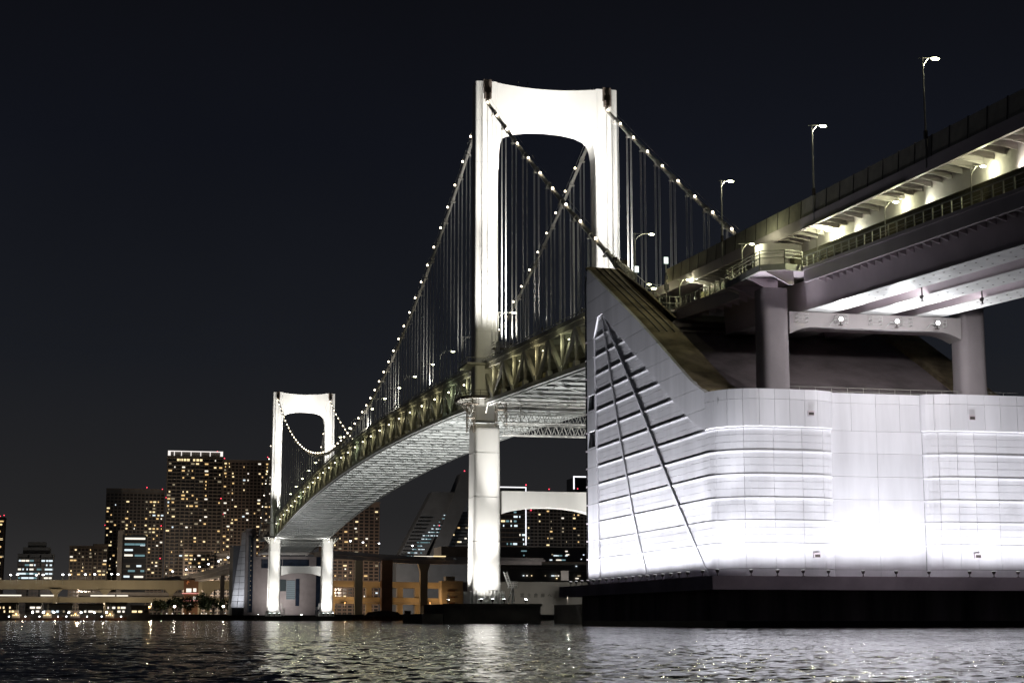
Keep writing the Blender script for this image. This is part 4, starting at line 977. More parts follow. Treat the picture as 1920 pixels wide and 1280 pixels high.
WIN = {}
def winmesh(k):
    if k not in WIN: WIN[k] = MB().box(-.5, .5, -.06, .06, -.5, .5).mesh('window', M[k])
    return WIN[k]
PALW = [('e_warm', 8), ('e_warm2', 8), ('e_neut', 4), ('e_cool', 1), ('e_dim', 6)]
PALC = [('e_cool', 6), ('e_neut', 3), ('e_cooldim', 3)]
def pick(pal): return random.choices([p[0] for p in pal], [p[1] for p in pal])[0]
def building(name, label, cat, x0, x1, y, z1, dep=28, fh=3.3, bay=4.2, wall='bld_a', slab='slab', nlit=60, pal=PALW, wh=.5, ww=.62, z0=3.4, zmin=None, zmax=None, group=None, mull=True, colbias=1.6, beacons=(), slabs=True):
    t = thing(name, label, cat, ((x0 + x1) / 2, y, z0), group)
    part('wall', MB().box(x0, x1, y, y + dep, z0, z1), M[wall], t)
    part('parapet', MB().box(x0 - .4, x1 + .4, y - .9, y + dep + .4, z1, z1 + 1.2), M[slab], t)
    nf = int((z1 - z0 - 2) / fh); nb = max(2, int((x1 - x0) / bay)); bw = (x1 - x0) / nb
    if slabs:
        mb = MB()
        for k in range(nf + 1): mb.box(x0 - .15, x1 + .15, y - 1.0, y - .02, z0 + 1 + k * fh, z0 + 1.9 + k * fh * 1.0)
        part('balcony_band', mb, M[slab], t, kind='stuff')
    if mull:
        mb = MB()
        for k in range(0, nb + 1, 3): mb.box(x0 + k * bw - .22, x0 + k * bw + .22, y - 1.15, y - .02, z0, z1)
        part('pier_strip', mb, M[slab], t, kind='stuff')
    mb = MB()
    for k in range(nf):
        for j in range(nb): mb.box(x0 + (j + .14) * bw, x0 + (j + .86) * bw, y - .05, y - .01, z0 + 2.0 + k * fh, z0 + 1.0 + (k + .95) * fh)
    part('dark_pane', mb, M['pane'], t, kind='stuff')
    cw = np.array([random.random() ** colbias + .03 for _ in range(nb)]); cw /= cw.sum(); used = set(); tries = 0
    while len(used) < nlit and tries < nlit * 30:
        tries += 1; j = int(rng.choice(nb, p=cw)); k = random.randrange(nf); z = z0 + 1 + (k + .62) * fh
        if (j, k) in used or (zmin and z < zmin) or (zmax and z > zmax): continue
        used.add((j, k)); run = random.random()
        inst('window', winmesh(pick(pal)), t, (x0 + (j + .5 + random.uniform(-.12, .12)) * bw, y - .12, z), (bw * ww * random.choice((.35, .55, .8, 1, 1.2)), 1, fh * wh))
    for bx, bz in beacons: part('warning_light', MB().ell((bx, y - .6, bz), .55, .55, .55, 8, 5), M['e_red'], t)
    return t
b = building('apartment_tower', 'tall brown apartment tower with a white lit crown, the tallest on the left skyline', 'tower block', -59.7, -8.8, 1250, 151.2, nlit=90, bay=4.0, slab='slab_d', wall='bld_b', ww=.62, wh=.42, zmin=38, beacons=((-60, 113), (-9.5, 113), (-14, 157)))
mb = MB(); mb.box(-59.7, -8.8, 1248.9, 1249.3, 156.2, 157.0)
part('crown_beam', mb, M['e_crown'], b)
for k, x in enumerate((-59.7, -54.2, -47.6, -38.8, -29.8, -21.0, -11.2)): part('crown_post', MB().box(x, x + (2.4 if k in (0, 6) else .7), 1248.9, 1249.3, 152.4, 156.2), M['e_crown'], b)
part('crown_wall', MB().box(-59.7, -8.8, 1249.5, 1275, 151.2, 156.9), M['bld_c'], b)
for k in range(7): inst('window', winmesh('e_warm2'), b, (-50 + k * 3.1 + (k > 3) * 2.5, 1249.8, 148.6), (2.3, 1, 2.0))
building('apartment_tower', 'pale topped apartment tower left of the tall crowned one', 'tower block', -115.8, -59.8, 1350, 127.0, nlit=88, bay=3.7, wall='bld_c', slab='slab', wh=.42, ww=.6, zmin=45, zmax=118, beacons=((-77, 129.5), (-62, 128), (-116, 92), (-100, 84), (-62, 92), (-62, 60)))
building('apartment_tower', 'brown apartment tower partly hidden by the far bridge tower', 'tower block', -2.4, 46, 1350, 157.5, nlit=100, bay=3.5, wall='bld_a', slab='slab', wh=.42, ww=.6, zmin=50, beacons=((-2, 160), (41, 162), (-2, 104)))
building('apartment_tower', 'apartment tower with pale vertical strips under the long deck', 'tower block', 92, 148.3, 1300, 114.0, nlit=60, bay=4.7, wall='bld_a', slab='slab', wh=.42, ww=.55, slabs=False, beacons=((142, 117),))
t = building('apartment_tower', 'dark orange lit tower cut by the left edge of the picture', 'tower block', -290, -221.5, 1500, 106, nlit=50, bay=5, wall='bld_b', slab='slab_d', wh=.5, ww=.9, beacons=((-222, 109), (-226, 108)))
for k, z in enumerate((103, 99.5, 92, 84, 76, 69, 65, 58, 54)): inst('window', winmesh('e_warm2' if k % 2 else 'e_warm'), t, (-224.6 - (k % 3) * .8, 1499.8, z), (4.5 - (k % 3), 1, 1.9))
b = building('office_block', 'dark stepped office block with rows of white lit windows', 'office building', -191, -160, 1250, 58.8, fh=3.9, bay=3.4, wall='bld_d', slab='bld_d', nlit=34, pal=PALC, wh=.4, ww=1.0, zmin=38, colbias=.7)
part('upper_storey', MB().box(-187, -163, 1253, 1276, 60.0, 66), M['bld_d'], b); part('roof_plant', MB().box(-183, -167, 1255, 1270, 66, 71), M['bld_d'], b)
building('apartment_block', 'low dim apartment block left of the pale topped tower', 'apartment block', -147, -126, 1300, 68.5, nlit=16, bay=3.4, wall='bld_b', slab='slab_d', wh=.42, zmin=42)
building('apartment_block', 'low dim apartment block with a flat roof beside the pale topped tower', 'apartment block', -125.5, -112.6, 1305, 70.5, nlit=9, bay=3.4, wall='bld_b', slab='slab_d', wh=.42, zmin=42)
b = thing('office_block', 'narrow black office block crossed by bright white window bands', 'office building', (-87, 1200, 3.4))
part('wall', MB().box(-97.4, -77.2, 1200, 1225, 3.4, 75.8), M['bld_d'], b)
part('wall_fin', MB().box(-102.5, -97.45, 1201, 1225, 3.4, 79.5), M['bld_c'], b)
for z, sg, em in ((72.4, ((0, 1),), 'e_neut'), (67.3, ((0, .5), (.5, 1)), 'e_cooldim'), (66.8, ((.75, 1),), 'e_cool'), (62.2, ((0, .42),), 'e_cool'), (57.5, ((0, .42),), 'e_neut'), (57.3, ((.5, 1),), 'e_cooldim'), (47.8, ((.1, .3),), 'e_dim'), (48, ((.6, .85),), 'e_cool'), (43.6, ((.2, .55), (.8, 1)), 'e_cooldim'), (38.6, ((0, .3),), 'e_cool'), (38.4, ((.5, .96),), 'e_neut'), (34, ((.7, .95),), 'e_cool')):
    for a, c in sg: inst('window', winmesh(em), b, (-96.4 + 18.2 * (a + c) / 2, 1199.9, z), (18.2 * (c - a) - .3, 1, 1.7))
for z in np.arange(34, 76, 4.8): part('spandrel', MB().box(-97.6, -77, 1199.6, 1199.95, z - 3.4, z - 3.0), M['dark'], b)
building('apartment_block', 'wide grey apartment block in front of the crowned tower', 'apartment block', -45, -19, 1150, 60.0, nlit=16, bay=3.6, wall='bld_c', slab='slab', wh=.4, zmin=38)
building('apartment_block', 'grey apartment block under the brown tower beside the far anchorage', 'apartment block', -18.6, 12, 1155, 58.0, nlit=14, bay=3.6, wall='bld_c', slab='slab_d', wh=.4, zmin=38)
# slanted office building
b = thing('slanted_building', 'dark hotel with a leaning slab roofline and a teal lit atrium', 'office building', (190, 1250, 3.4))
def zx(poly, y0, y1): return MB().prism(poly, lambda a, c: (a, y0, c), lambda a, c: (a, y1, c))
part('slab_wing', zx([(160, 60), (192.5, 122.5), (217, 122.5), (186, 60)], 1252, 1275), M['bld_e'], b)
part('leaning_tower', zx([(190, 60), (222, 141.5), (238, 141.5), (204, 60)], 1248.5, 1280), M['bld_e'], b)
part('low_wing', MB().box(196, 262, 1256, 1290, 3.4, 104), M['bld_e'], b)
part('base', MB().box(158, 262, 1250.5, 1290, 3.4, 61), M['bld_e'], b)
for k in range(13):
    z = 62 + k * 3.4; part('floor_edge', MB().box(206 + max(0, (z - 62) * .39), 262, 1255, 1255.95, z, z + .9), M['bld_d'], b)
for k in range(11):
    z = 62 + k * 3.5; xa = 161 + (z - 60) * .52; part('floor_edge', MB().box(xa, xa + 12, 1251, 1251.95, z, z + .9), M['bld_d'], b)
for k in range(110):
    q = random.random(); z = 60 + 39 * q; x = 163.5 + 40 * .98 * q + random.uniform(2, 15) * (1 - .25 * q)
    inst('window', winmesh(random.choice(['e_cooldim', 'e_cooldim', 'e_cool', 'e_cooldim'])), b, (x, 1250.4, 60.5 + round((z - 60) / 3.3) * 3.3), (random.uniform(.8, 2.4), 1, .8))
for k in range(26):
    inst('window', winmesh(pick(PALW)), b, (random.uniform(212, 258), 1254.8, 64.6 + 3.4 * random.randrange(11)), (random.uniform(1.5, 3.4), 1, 1.3))
part('warning_light', MB().ell((223.5, 1248, 143), .6, .6, .6), M['e_red'], b); part('warning_light', MB().ell((199, 1248, 90), .5, .5, .5), M['e_red'], b)
# buildings right of the near tower
b = building('office_block', 'office block outlined in white light right of the near tower leg', 'office building', 240, 285, 1250, 122, fh=4.4, bay=4.0, wall='bld_d', slab='bld_b', nlit=40, pal=PALC + [('e_warm2', 2)], wh=.42, ww=.8, zmin=72, colbias=.4, mull=False)
part('outline_light', MB().box(240, 285.4, 1248.7, 1249.1, 127.6, 128.6), M['e_line'], b); part('outline_light', MB().box(284.5, 285.4, 1248.7, 1249.1, 72, 127.6), M['e_line'], b)
part('roof_frame', MB().box(240, 284.4, 1249.2, 1270, 123.3, 127.5), M['bld_d'], b); part('warning_light', MB().ell((285, 1248.5, 130.5), .7, .7, .7), M['e_red'], b); part('warning_light', MB().ell((290, 1248.5, 106), .7, .7, .7), M['e_red'], b)
b = building('apartment_block', 'dark apartment block with scattered warm windows behind the lower tower strut', 'apartment block', 286, 360, 1252, 121, nlit=40, bay=3.8, wall='bld_b', slab='bld_c', wh=.42, ww=.6, zmin=66, beacons=((309, 127), (338, 128)))
b = thing('crowned_block', 'block with a white light outline on its roof at the left edge of the anchorage', 'office building', (365, 1300, 3.4))
part('wall', MB().box(345, 400, 1300, 1330, 3.4, 128), M['bld_b'], b); part('roof_frame', MB().box(347, 400, 1299, 1330, 128.2, 143), M['bld_d'], b)
part('outline_light', MB().box(346, 400, 1298.4, 1298.9, 143.2, 144.4), M['e_line'], b); part('outline_light', MB().box(346, 347.2, 1298.4, 1298.9, 131, 143.2), M['e_line'], b)
# warehouses on the right
b = thing('warehouse', 'long grey windowless warehouse with faint dark lettering', 'warehouse', (220, 900, 3.4))
part('wall', MB().box(148, 275, 900, 960, 3.4, 29.0), M['wallgrey'], b)
part('upper_wall', MB().box(176, 275, 931, 970, 29.0, 45.0), M['wallgrey'], b)
part('roof_edge', MB().box(176, 275, 930.4, 931, 44.2, 45.4), M['slab'], b)
part('upper_hall', MB().box(150, 275, 965, 1000, 45, 58), M['bld_c'], b)
for x0, x1, z in ((198, 232, 40.2), (224, 262, 38)): part('ledge', MB().box(x0, x1, 929.6, 930.4, z, z + .6), M['conc'], b)
part('white_hatch', MB().box(231.5, 237.5, 899.7, 899.99, 30.2, 37.6), M['conc2'], b)
for i in range(16): inst('window', winmesh(random.choice(['e_cool', 'e_dim', 'e_neut', 'e_warm2'])), b, (random.uniform(205, 268), 929.8 - 30.2 * 0, random.choice((32.5, 34.5, 42.0, 47.5, 51))), (random.choice((.8, 1.2, 2.6)), 1, .8))
for i in range(14): inst('window', winmesh(random.choice(['e_cool', 'e_neut', 'e_cooldim'])), b, (random.uniform(160, 258), 964.8, random.choice((48, 51.5, 55))), (random.choice((1., 2., 4.5)), 1, .9))
for k, ch in enumerate('富士倉庫へ'):
    cu = bpy.data.curves.new('wall_letter', 'FONT'); cu.body = ch; cu.size = 3.4; cu.extrude = .06; cu.align_x = 'CENTER'
    tmp = bpy.data.objects.new('letter_source', cu); COL.objects.link(tmp); bpy.context.view_layer.update()
    lm = bpy.data.meshes.new_from_object(tmp.evaluated_get(bpy.context.evaluated_depsgraph_get())); lm.materials.clear(); lm.materials.append(M['letter']); bpy.data.objects.remove(tmp)
    o = bpy.data.objects.new('wall_letter', lm); COL.objects.link(o); o.parent = b
    o.location = Vector((201.0 + k * 5.4, 899.9, 17.6)) - wloc(b); o.rotation_euler = (R(90), 0, 0)
b = thing('quay_shed', 'low shed with a dim green lit front seen between the near pier and the anchorage', 'shed', (112, 745, 3.9))
part('wall', MB().box(100, 122, 749, 760, 3.4, 9.5), M['bld_b'], b); part('lit_front', MB().box(106, 119.8, 748.7, 748.98, 5.4, 8.6), M['e_green'], b); part('roof', MB().box(99, 123, 748, 761, 9.5, 10.1), M['rust'], b)

# ------------------------------------------------------------------ expressways
def beam(pts, w_, z_lo, z_hi, name, m, par):
    mb = MB(); rings = []
    P = [Vector(p) for p in pts]
    for i, p in enumerate(P):
        d = (P[min(i + 1, len(P) - 1)] - P[max(i - 1, 0)]); nrm = Vector((d.y, -d.x, 0)).normalized() * w_ / 2
        rings.append([p - nrm + Vector((0, 0, z_lo)), p + nrm + Vector((0, 0, z_lo)), p + nrm + Vector((0, 0, z_hi)), p - nrm + Vector((0, 0, z_hi))])
    mb.loft(rings); return part(name, mb, m, par)
e = thing('elevated_expressway', 'long double decked beige expressway along the left shore', 'expressway', (-100, 880, 3.4))
ua = [(x, 880 + .0004 * (x + 10) ** 2, 0) for x in np.linspace(-420, -9, 15)]
beam(ua, 18, 21.8, 25.2, 'upper_girder', M['beige'], e); beam([(x, y - 9.2, z) for x, y, z in ua], .4, 24.6, 28.2, 'upper_barrier', M['beige'], e)
beam(ua, 18, 12.6, 15.2, 'lower_girder', M['beige'], e); beam([(x, y - 9.2, z) for x, y, z in ua], .4, 14.4, 16.6, 'lower_barrier', M['beige'], e)
beam([(x, y - 9.5, z) for x, y, z in ua], .25, 16.0, 16.3, 'parapet_pipe', M['conc'], e)
beam([(x, y - 4, z) for x, y, z in ua[10:14]], .4, 16.6, 19.8, 'sound_wall', M['conc'], e)
for x in (-345, -300, -250, -205, -142, -108, -62, -36):
    part('pillar', MB().box(x - 1.5, x + 1.5, 876, 882, 3.4, 21.8), M['beige'], e); part('pillar_cap', MB().prism([(-1.6, 0), (1.6, 0), (4.5, 3.2), (-4.5, 3.2)], lambda a, c: (x + a, 874, 18.6 + c), lambda a, c: (x + a, 884, 18.6 + c)), M['beige'], e)
for x0, x1 in ((-190, -165), (-152, -143), (-118, -101), (-100, -92)): inst('window', winmesh('e_neut'), e, ((x0 + x1) / 2, 875.6, 17.4), (x1 - x0, 1, .9)).name = 'train_window'
for i, (px, hz) in enumerate(((-173, 31.6), (-168.4, 31.8), (-155.5, 31.6), (-151, 31.8), (-137.5, 32), (-133, 32), (-122, 32.2), (-115.6, 32.4), (-104, 32.6), (-99.5, 32.4))):
    t = thing('road_lamp', ORD[i] + ' tiny white lamp on the left expressway, counted from the left', 'street lamp', (px, 877, 28), 'road lamps on the left expressway')
    part('pole', MB().bar((px, 877, 25.2), (px, 877, hz), .25), M['rail'], t); part('lamp_head', MB().ell((px, 877, hz), .8, .5, .45), M['e_white'], t)
b = thing('brown_tower', 'brown lift tower with bright windows and red lit lines in front of the expressway', 'building', (-48.5, 860, 3.4))
part('wall', MB().box(-53.5, -43.8, 856, 868, 3.4, 28.3), M['brick'], b); part('side_wall', MB().box(-43.7, -41, 857, 868, 3.4, 27.0), M['beige'], b)
for x, z, w_, h_, m in ((-50.3, 21.0, 3.6, 2.6, 'e_neut'), (-46.2, 21.2, 2.2, 2.5, 'e_neut'), (-46.2, 15.4, 2.0, 2.4, 'e_neut'), (-49.5, 11.0, 3, 1.4, 'e_neut')): inst('window', winmesh(m), b, (x, 855.9, z), (w_, 1, h_))
for z in (18.6, 13.6): part('red_line', MB().box(-55, -43.5, 855.5, 855.8, z, z + .55), emit('red_line_glow', (1, .38, .33), 1.0), b)
mb = MB()
for k in range(7): a = R(20 + k * 32); mb.bar((-51.0 + .75 * math.cos(a), 855.8, 26.2 + .95 * math.sin(a)), (-51.0 + .75 * math.cos(a + R(32)), 855.8, 26.2 + .95 * math.sin(a + R(32))), .42, .2)
part('flame_emblem', mb, M['e_orsign'], b)
r1 = thing('curved_ramp', 'dark curved ramp descending left from the far anchorage', 'ramp', (-40, 800, 3.4))
pl = [(-14, 690, 36.5), (-20, 740, 35.2), (-30, 800, 32.2), (-44, 860, 29.6), (-64, 920, 28.2), (-96, 975, 27.6)]
beam(pl, 13, -.2, 1.2, 'deck', M['conc'], r1); beam([(x - 6.2, y - 1.5, z) for x, y, z in pl], .3, 1.2, 2.4, 'barrier', M['conc'], r1); beam(pl, 6, -2.4, -.2, 'girder', M['conc'], r1)
for x, y, z in pl[1:5]: part('pillar', MB().box(x - 1.4, x + 1.4, y - 1.4, y + 1.4, 3.4, z - 2.4), M['conc'], r1)
for i, (x, y, z) in enumerate([(-24, 760, 34.3), (-28.5, 790, 32.8), (-34, 815, 31.6), (-39, 840, 30.5), (-47, 868, 29.4), (-56, 895, 28.7)]):
    t = thing('road_lamp', ORD[i] + ' tiny white lamp on the descending ramp, counted from the far anchorage', 'street lamp', (x - 5, y, z), 'road lamps on the curved ramp')
    part('pole', MB().bar((x - 5, y, z), (x - 5, y, z + 6.5), .22), M['rail'], t); part('lamp_head', MB().ell((x - 5, y, z + 6.5), .6, .4, .4), M['e_white'], t)
r2 = thing('curved_ramp', 'high curved road ramp on tall pillars right of the far tower', 'ramp', (95, 820, 3.4))
pl = [(30, 760, 43.5), (52, 800, 44.2), (75, 818, 43.4), (100, 826, 42.4), (125, 836, 42.4), (160, 860, 43.4), (215, 905, 44.6)]
beam(pl, 13, -.2, 1.2, 'deck', M['conc'], r2); beam([(x + 2.4, y - 6.2, z) for x, y, z in pl], .3, 1.2, 2.4, 'barrier', M['conc'], r2); beam(pl, 6, -2.6, -.2, 'girder', M['conc'], r2)
part('round_pillar', MB().box(80.2, 87.8, 811, 819, 3.4, 41.6), M['brick'], r2)
part('flared_pillar', MB().prism([(-2.6, 3.4), (2.6, 3.4), (2.6, 34), (4.4, 40), (-4.4, 40), (-2.6, 34)], lambda a, c: (113 + a, 828, c), lambda a, c: (113 + a, 833, c)), M['beige'], r2)
part('flared_pillar', MB().box(61.2, 66.5, 808, 813, 3.4, 41.4), M['beige'], r2)
inst('window', winmesh('e_warm2'), r2, (124, 828, 45.2), (9, 1, .7)).name = 'passing_lights'; inst('window', winmesh('e_neut'), r2, (112, 824.5, 45.0), (14, 1, .5)).name = 'passing_lights'
for i, (x, y, z) in enumerate([(56, 796, 45.4), (66, 806, 45), (78, 812, 44.6), (103, 820, 43.6), (150, 850, 44.4)]):
    t = thing('road_lamp', ORD[i] + ' small white lamp on the high curved ramp, counted from the left', 'street lamp', (x, y, z), 'road lamps on the high ramp')
    part('pole', MB().bar((x, y, z), (x, y, z + 8.5), .22), M['rail'], t); part('lamp_head', MB().ell((x, y, z + 8.5), .6, .4, .4), M['e_white'], t)
o_ = thing('elevated_expressway', 'orange lit double decked expressway right of the far tower', 'expressway', (95, 852, 3.4))
pl = [(40, 856, 0), (150, 850, -1.6)]
beam(pl, 14, 23.9, 28.2, 'upper_girder', M['beige'], o_); beam(pl, 14, 12.2, 14.6, 'lower_girder', M['beige'], o_); beam([(x, y - 7.2, z) for x, y, z in pl], .4, 14.6, 17.0, 'lower_barrier', M['beige'], o_); beam([(x, y - 7.6, z) for x, y, z in pl], .4, 13.2, 13.7, 'ledge', M['conc'], o_)
for x in (50, 76.5, 99, 112, 133): part('pillar', MB().box(x - 2, x + 2, 848, 855, 3.4, 23.5), M['beige'], o_)
b = thing('concrete_block', 'small orange lit concrete block building with a stepped roof', 'building', (134, 838, 3.4))
part('wall', MB().box(126.6, 142.2, 834, 846, 3.4, 28.0), M['beige'], b); part('roof_step', MB().box(130, 136.5, 835, 844, 28, 31.2), M['beige'], b); part('side_wall', MB().box(142.3, 148, 836, 846, 3.4, 27), M['conc'], b)
for z in (12, 16, 20.5): part('slit', MB().box(131, 136.5, 833.7, 833.98, z, z + .8), M['brick'], b)

# ------------------------------------------------------------------ shore lamps, trees, boats, sheds
def shore_lamp(x, y, h, label, em, power, col, r_=.7, group='lamps along the far shore'):
    t = thing('shore_lamp', label, 'lamp', (x, y, 3.4), group)
    part('pole', MB().bar((x, y, 3.4), (x, y, 3.4 + h), .25), M['dark'], t); part('lamp_head', MB().ell((x, y, 3.4 + h), r_, r_, r_ * .8, 10, 6), em, t)
    point('lamp_light', (x, y - 1.2, 3.4 + h), power, col, .4, t)
shore_lamp(84.5, 836, 11.2, 'bright orange sodium lamp before the brown pillar', M['e_orange'], 8000, (1, .60, .26), 1.1)
shore_lamp(58, 838, 9, 'orange sodium lamp at the left end of the orange expressway', emit('sodium_dim', (1, .5, .14), 2.5), 6000, (1, .60, .26), .5)
shore_lamp(118, 832, 9, 'orange sodium lamp beside the stepped concrete block', emit('sodium_dim2', (1, .5, .14), 2.5), 6000, (1, .60, .26), .5)
shore_lamp(-62.5, 756, 5.6, 'bright pinkish lamp among the shore trees, left one', emit('pink_lamp', (1, .82, .72), 14), 1600, (1, .85, .75), .8)
shore_lamp(-31.4, 756, 5.8, 'bright white lamp at the edge of the shore trees, right one', emit('cream_lamp', (1, .92, .75), 14), 1600, (1, .92, .75), .8)
shore_lamp(-78.4, 754, 5.2, 'orange street lamp at the left end of the shore trees', M['e_orange'], 900, (1, .6, .3), .6)
shore_lamp(18.2, 754, 6.2, 'warm lamp between the far tower legs, left one', emit('warm_lamp', (1, .85, .6), 14), 2200, (1, .82, .55), .7)
shore_lamp(23.8, 754, 5.0, 'warm lamp between the far tower legs, right one', emit('warm_lamp2', (1, .88, .68), 14), 1600, (1, .82, .6), .65)
shore_lamp(-4.6, 754, 4.6, 'orange lamp left of the far tower base', emit('amber_lamp', (1, .72, .42), 14), 1600, (1, .72, .42), .6)
for i, x in enumerate((-71, -67.5, -64, -59.8, -57, -53, -50.5, -45.5, -42.6, -39.5, -27.5, -22, -16.5)):
    t = thing('path_light', ORD[i] + ' tiny path light under the shore trees, counted from the left', 'path light', (x, 748, 3.4), 'path lights under the trees')
    part('post', MB().bar((x, 748, 3.4), (x, 748, 4.2), .2), M['dark'], t); part('glow', MB().ell((x, 748, 4.5), .42, .42, .36), M['e_neut'] if i % 3 else M['e_green'], t)
    if i % 3 == 0: point('path_glow', (x, 747, 4.8), 160, (.85, 1, .7), .2, t)
def tree(x, y, h, w_, label, seed, group='trees on the far shore'):
    rr = random.Random(seed); t = thing('tree', label, 'tree', (x, y, 3.4), group)
    mb = MB(); mb.tube([(x, y, 3.2), (x + .2, y, 3.4 + h * .35), (x, y, 3.4 + h * .7)], [.4, .28, .1], 6)
    for k in range(5): a = rr.random() * 6.28; mb.tube([(x, y, 3.4 + h * (.3 + .06 * k)), (x + math.cos(a) * w_ * .35, y + math.sin(a) * w_ * .35, 3.4 + h * (.6 + .05 * k))], [.16, .05], 5)
    part('trunk', mb, M['trunk'], t)
    mb = MB(); cl = [(rr.uniform(-.36, .36) * w_, rr.uniform(-.3, .3) * w_, h * rr.uniform(.42, .86), rr.uniform(.16, .27) * w_) for _ in range(11)]
    for cxx, cyy, cz, cr in cl:
        for _ in range(120):
            v = Vector((rr.gauss(0, 1), rr.gauss(0, 1), rr.gauss(0, .8))); v = v.normalized() * cr * rr.uniform(.45, 1.12)
            c = Vector((x + cxx, y + cyy, 3.4 + cz)) + v; s = rr.uniform(.32, .75)
            a = Vector((rr.gauss(0, 1), rr.gauss(0, 1), rr.gauss(0, 1))).normalized(); b_ = a.cross(Vector((rr.gauss(0, 1), rr.gauss(0, 1), rr.gauss(0, 1)))).normalized()
            mb.add([c - a * s, c + b_ * s * .6, c + a * s, c - b_ * s * .6], [(0, 1, 2, 3)])
    part('crown', mb, M['leaf'], t, kind='stuff')
for i, (x, h, w_, lab) in enumerate(((-71, 9.5, 9, 'small dark tree at the left end of the shore row'), (-63, 11, 10, 'dark tree behind the pinkish lamp'), (-54, 13.2, 12, 'tall dark tree right of the pinkish lamp'), (-46, 13.8, 12, 'tallest dark tree in the middle of the shore row'), (-38, 12.6, 11, 'broad dark tree left of the white lamp'), (-27, 10.4, 10, 'dark tree right of the white lamp'), (-20, 9.4, 8, 'last low dark tree before the far anchorage'), (-8.5, 12.6, 10, 'brownish tree left of the far tower leg'), (11, 16, 11, 'tall green tree between the far tower legs'), (18.5, 10, 9, 'low green tree between the far tower legs beside the lamps'))):
    tree(x, 764 + (i % 3) * 3, h * 1.05, w_ * 1.2, lab, 40 + i)
# quay buildings
for i, (x0, x1, z1, lab, n, pal) in enumerate(((-186, -163, 10.6, 'low yellow lit quay building at the left edge', 9, [('e_warm2', 1)]), (-158, -148, 10.4, 'narrow quay building with one big lit window', 4, [('e_neut', 1)]), (-146, -128, 10.2, 'grey quay shed behind the moored boats', 9, [('e_cool', 2), ('e_dim', 2)]), (-124, -108, 10, 'grey quay building with green lit windows', 6, [('e_dim', 2), ('e_neut', 1)]), (-106, -93, 10.8, 'dark brown quay building with three cream windows', 7, [('e_warm2', 1), ('e_neut', 1)]), (-90, -78, 9, 'dark quay shed with a yellow lit strip', 2, [('e_warm2', 1)]))):
    building('quay_building', lab, 'quay building', x0, x1, 800, z1, dep=14, fh=2.5, bay=3.2, wall='bld_c' if i in (2, 3) else 'bld_b', slab='slab_d', nlit=n, pal=pal, wh=.55, ww=.8, mull=False, slabs=False, group='low quay buildings on the left')
def boat(x, y, ln, label, hcol, ccol, cab=True):
    t = thing('moored_boat', label, 'boat', (x, y, 0), 'boats moored at the far quay')
    mb = MB(); rings = []
    for q, bw_, zk in ((-1, 1.5, .2), (-.6, 2.0, -.2), (.3, 2.1, -.3), (.75, 1.3, 0), (1, .1, .6)):
        xx = x + q * ln / 2; sh = 1.6 + .9 * max(0, q) ** 2; rings.append([(xx, y - bw_, sh), (xx, y - bw_ * .7, zk - .4), (xx, y + bw_ * .7, zk - .4), (xx, y + bw_, sh)])
    mb.loft(rings); part('hull', mb, hcol, t)
    part('cabin', MB().box(x - ln * .28, x + ln * .05, y - 1.4, y + 1.4, 1.6, 4.3).box(x - ln * .2, x + ln * .0, y - 1.1, y + 1.1, 4.3, 6.3), ccol, t)
    part('mast', MB().bar((x - ln * .1, y, 6.3), (x - ln * .1, y, 10.5), .18).bar((x - ln * .2, y, 8.4), (x, y, 8.4), .1), M['rail'], t)
    for k in range(4): part('cabin_window', MB().box(x - ln * .25 + k * ln * .07, x - ln * .25 + k * ln * .07 + ln * .045, y - 1.46, y - 1.402, 2.9, 3.7), M['e_warm2'], t)
    for k, q in enumerate((-.4, -.1, .3)): part('deck_light', MB().ell((x + q * ln, y - 1.5, 2.6 + (k % 2) * 1.5), .34, .34, .3), M['e_white'] if k != 1 else M['e_orange'], t)
    point('deck_glow', (x + ln * .2, y - 5, 5), 900, (1, .8, .6), .3, t)
boat(-158, 733, 14, 'moored boat with a low dark hull at the far left quay', M['hull'], M['cabin'])
boat(-139, 734, 16, 'moored tug with an orange lit cabin at the left quay', M['rust'], M['cabin'])
boat(-122, 733, 18, 'moored work boat in the middle of the left quay', M['hull'], M['conc'])
boat(-101, 734, 17, 'moored boat with a warm lit deck, rightmost of the boats', M['rust'], M['beige'])
for i, x in enumerate((-150, -143.5, -137, -128, -120.5, -112.5, -105)):
    t = thing('quay_light', ORD[i] + ' round white quay light by the moored boats, counted from the left', 'quay light', (x, 737, 3.9), 'white quay lights by the boats')
    part('post', MB().bar((x, 737.8, 3.9), (x, 737.8, 4.8), .2), M['dark'], t); part('globe', MB().ell((x, 737.8, 5.1), .62, .62, .55), M['e_white'], t)
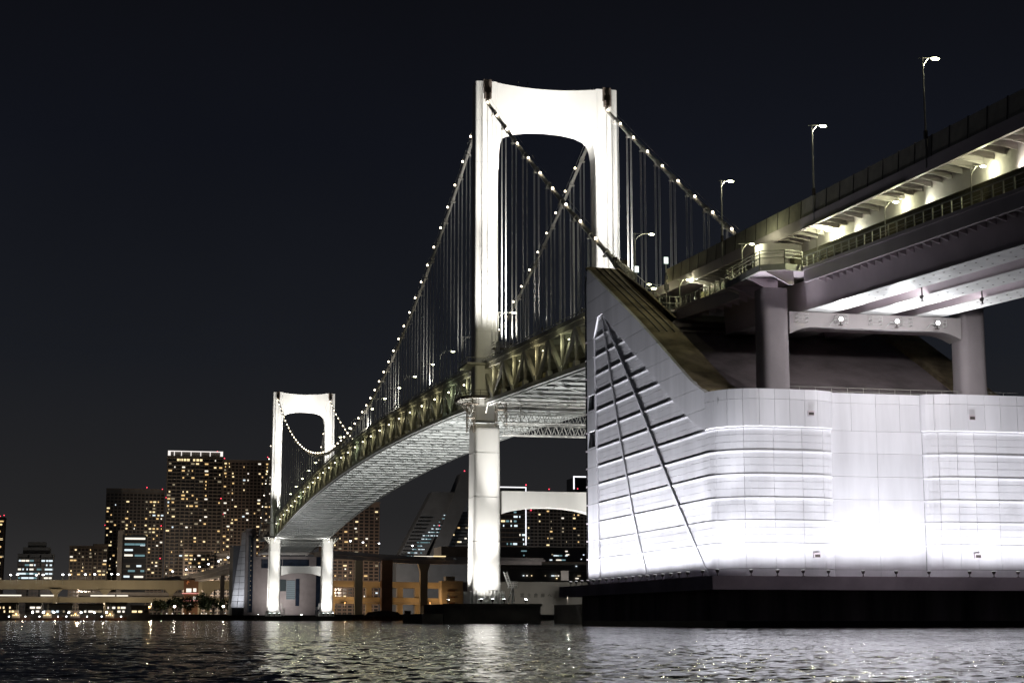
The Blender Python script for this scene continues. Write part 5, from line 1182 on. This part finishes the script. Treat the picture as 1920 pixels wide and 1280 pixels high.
t = thing('moored_barge', 'dark red barge lying at the quay right of the far tower', 'barge', (68, 735, 0), None)
mb = MB(); mb.loft([[(x, 733 - w_, 2.4 + .5 * abs(q)), (x, 733 - w_ * .8, -.6), (x, 733 + w_ * .8, -.6), (x, 733 + w_, 2.4 + .5 * abs(q))] for q, x, w_ in ((-1, 50, .8), (-.8, 54, 2.6), (.8, 88, 2.6), (1, 92, .8))]); part('hull', mb, M['rust'], t)
part('cargo_cover', MB().prism([(57, 2.4), (83, 2.4), (79, 5.6), (70, 6.6), (60, 5.4)], lambda a, c: (a, 731, c), lambda a, c: (a, 735, c)), M['hull'], t)
part('wheelhouse', MB().box(84, 88, 731.6, 734.6, 2.4, 6.4), M['rust'], t)
shore_lamp(231, 878, 15, 'white lamp before the long grey warehouse right of the near tower', M['e_white'], 15000, (1, .95, .85), .6)
shore_lamp(186, 880, 9, 'dim lamp at the left end of the long grey warehouse', M['e_dim'], 9000, (1, .93, .8), .4)
# added street lamps and masts, put in to light the expressway and city fronts
for i, x in enumerate((-172, -140, -108, -76, -30)):
    shore_lamp(x, 846, 8.5, ['sodium street lamp below the left expressway at the picture edge', 'street lamp below the left expressway, second from the edge', 'street lamp in the middle below the left expressway', 'street lamp below the expressway left of the shore trees', 'street lamp below the expressway right of the brown lift tower'][i], emit('street_glow', (1, .85, .6), 1.5), 9000, (1, .84, .58), .35, 'street lamps below the left expressway')
for i, (x, y) in enumerate(((-135, 1215), (-30, 1120), (30, 1200), (120, 1180), (225, 1130), (320, 1150))):  # added masts that lift the building fronts out of the dark
    t = thing('high_mast_light', ORD[i] + ' lighting mast among the dark city buildings, counted from the left', 'light mast', (x, y, 3.4), 'lighting masts in the city')
    part('pole', MB().tube([(x, y, 3.4), (x, y, 30)], [.5, .2], 6), M['dark'], t); part('lamp_ring', MB().tube([(x, y, 30), (x, y, 30.6)], 1.2, 10), M['e_dim'], t)
    point('mast_light', (x, y - 2, 29), 230000 if i < 4 else 45000, (1, .80, .62) if i < 4 else (.8, .9, 1), .8, t)
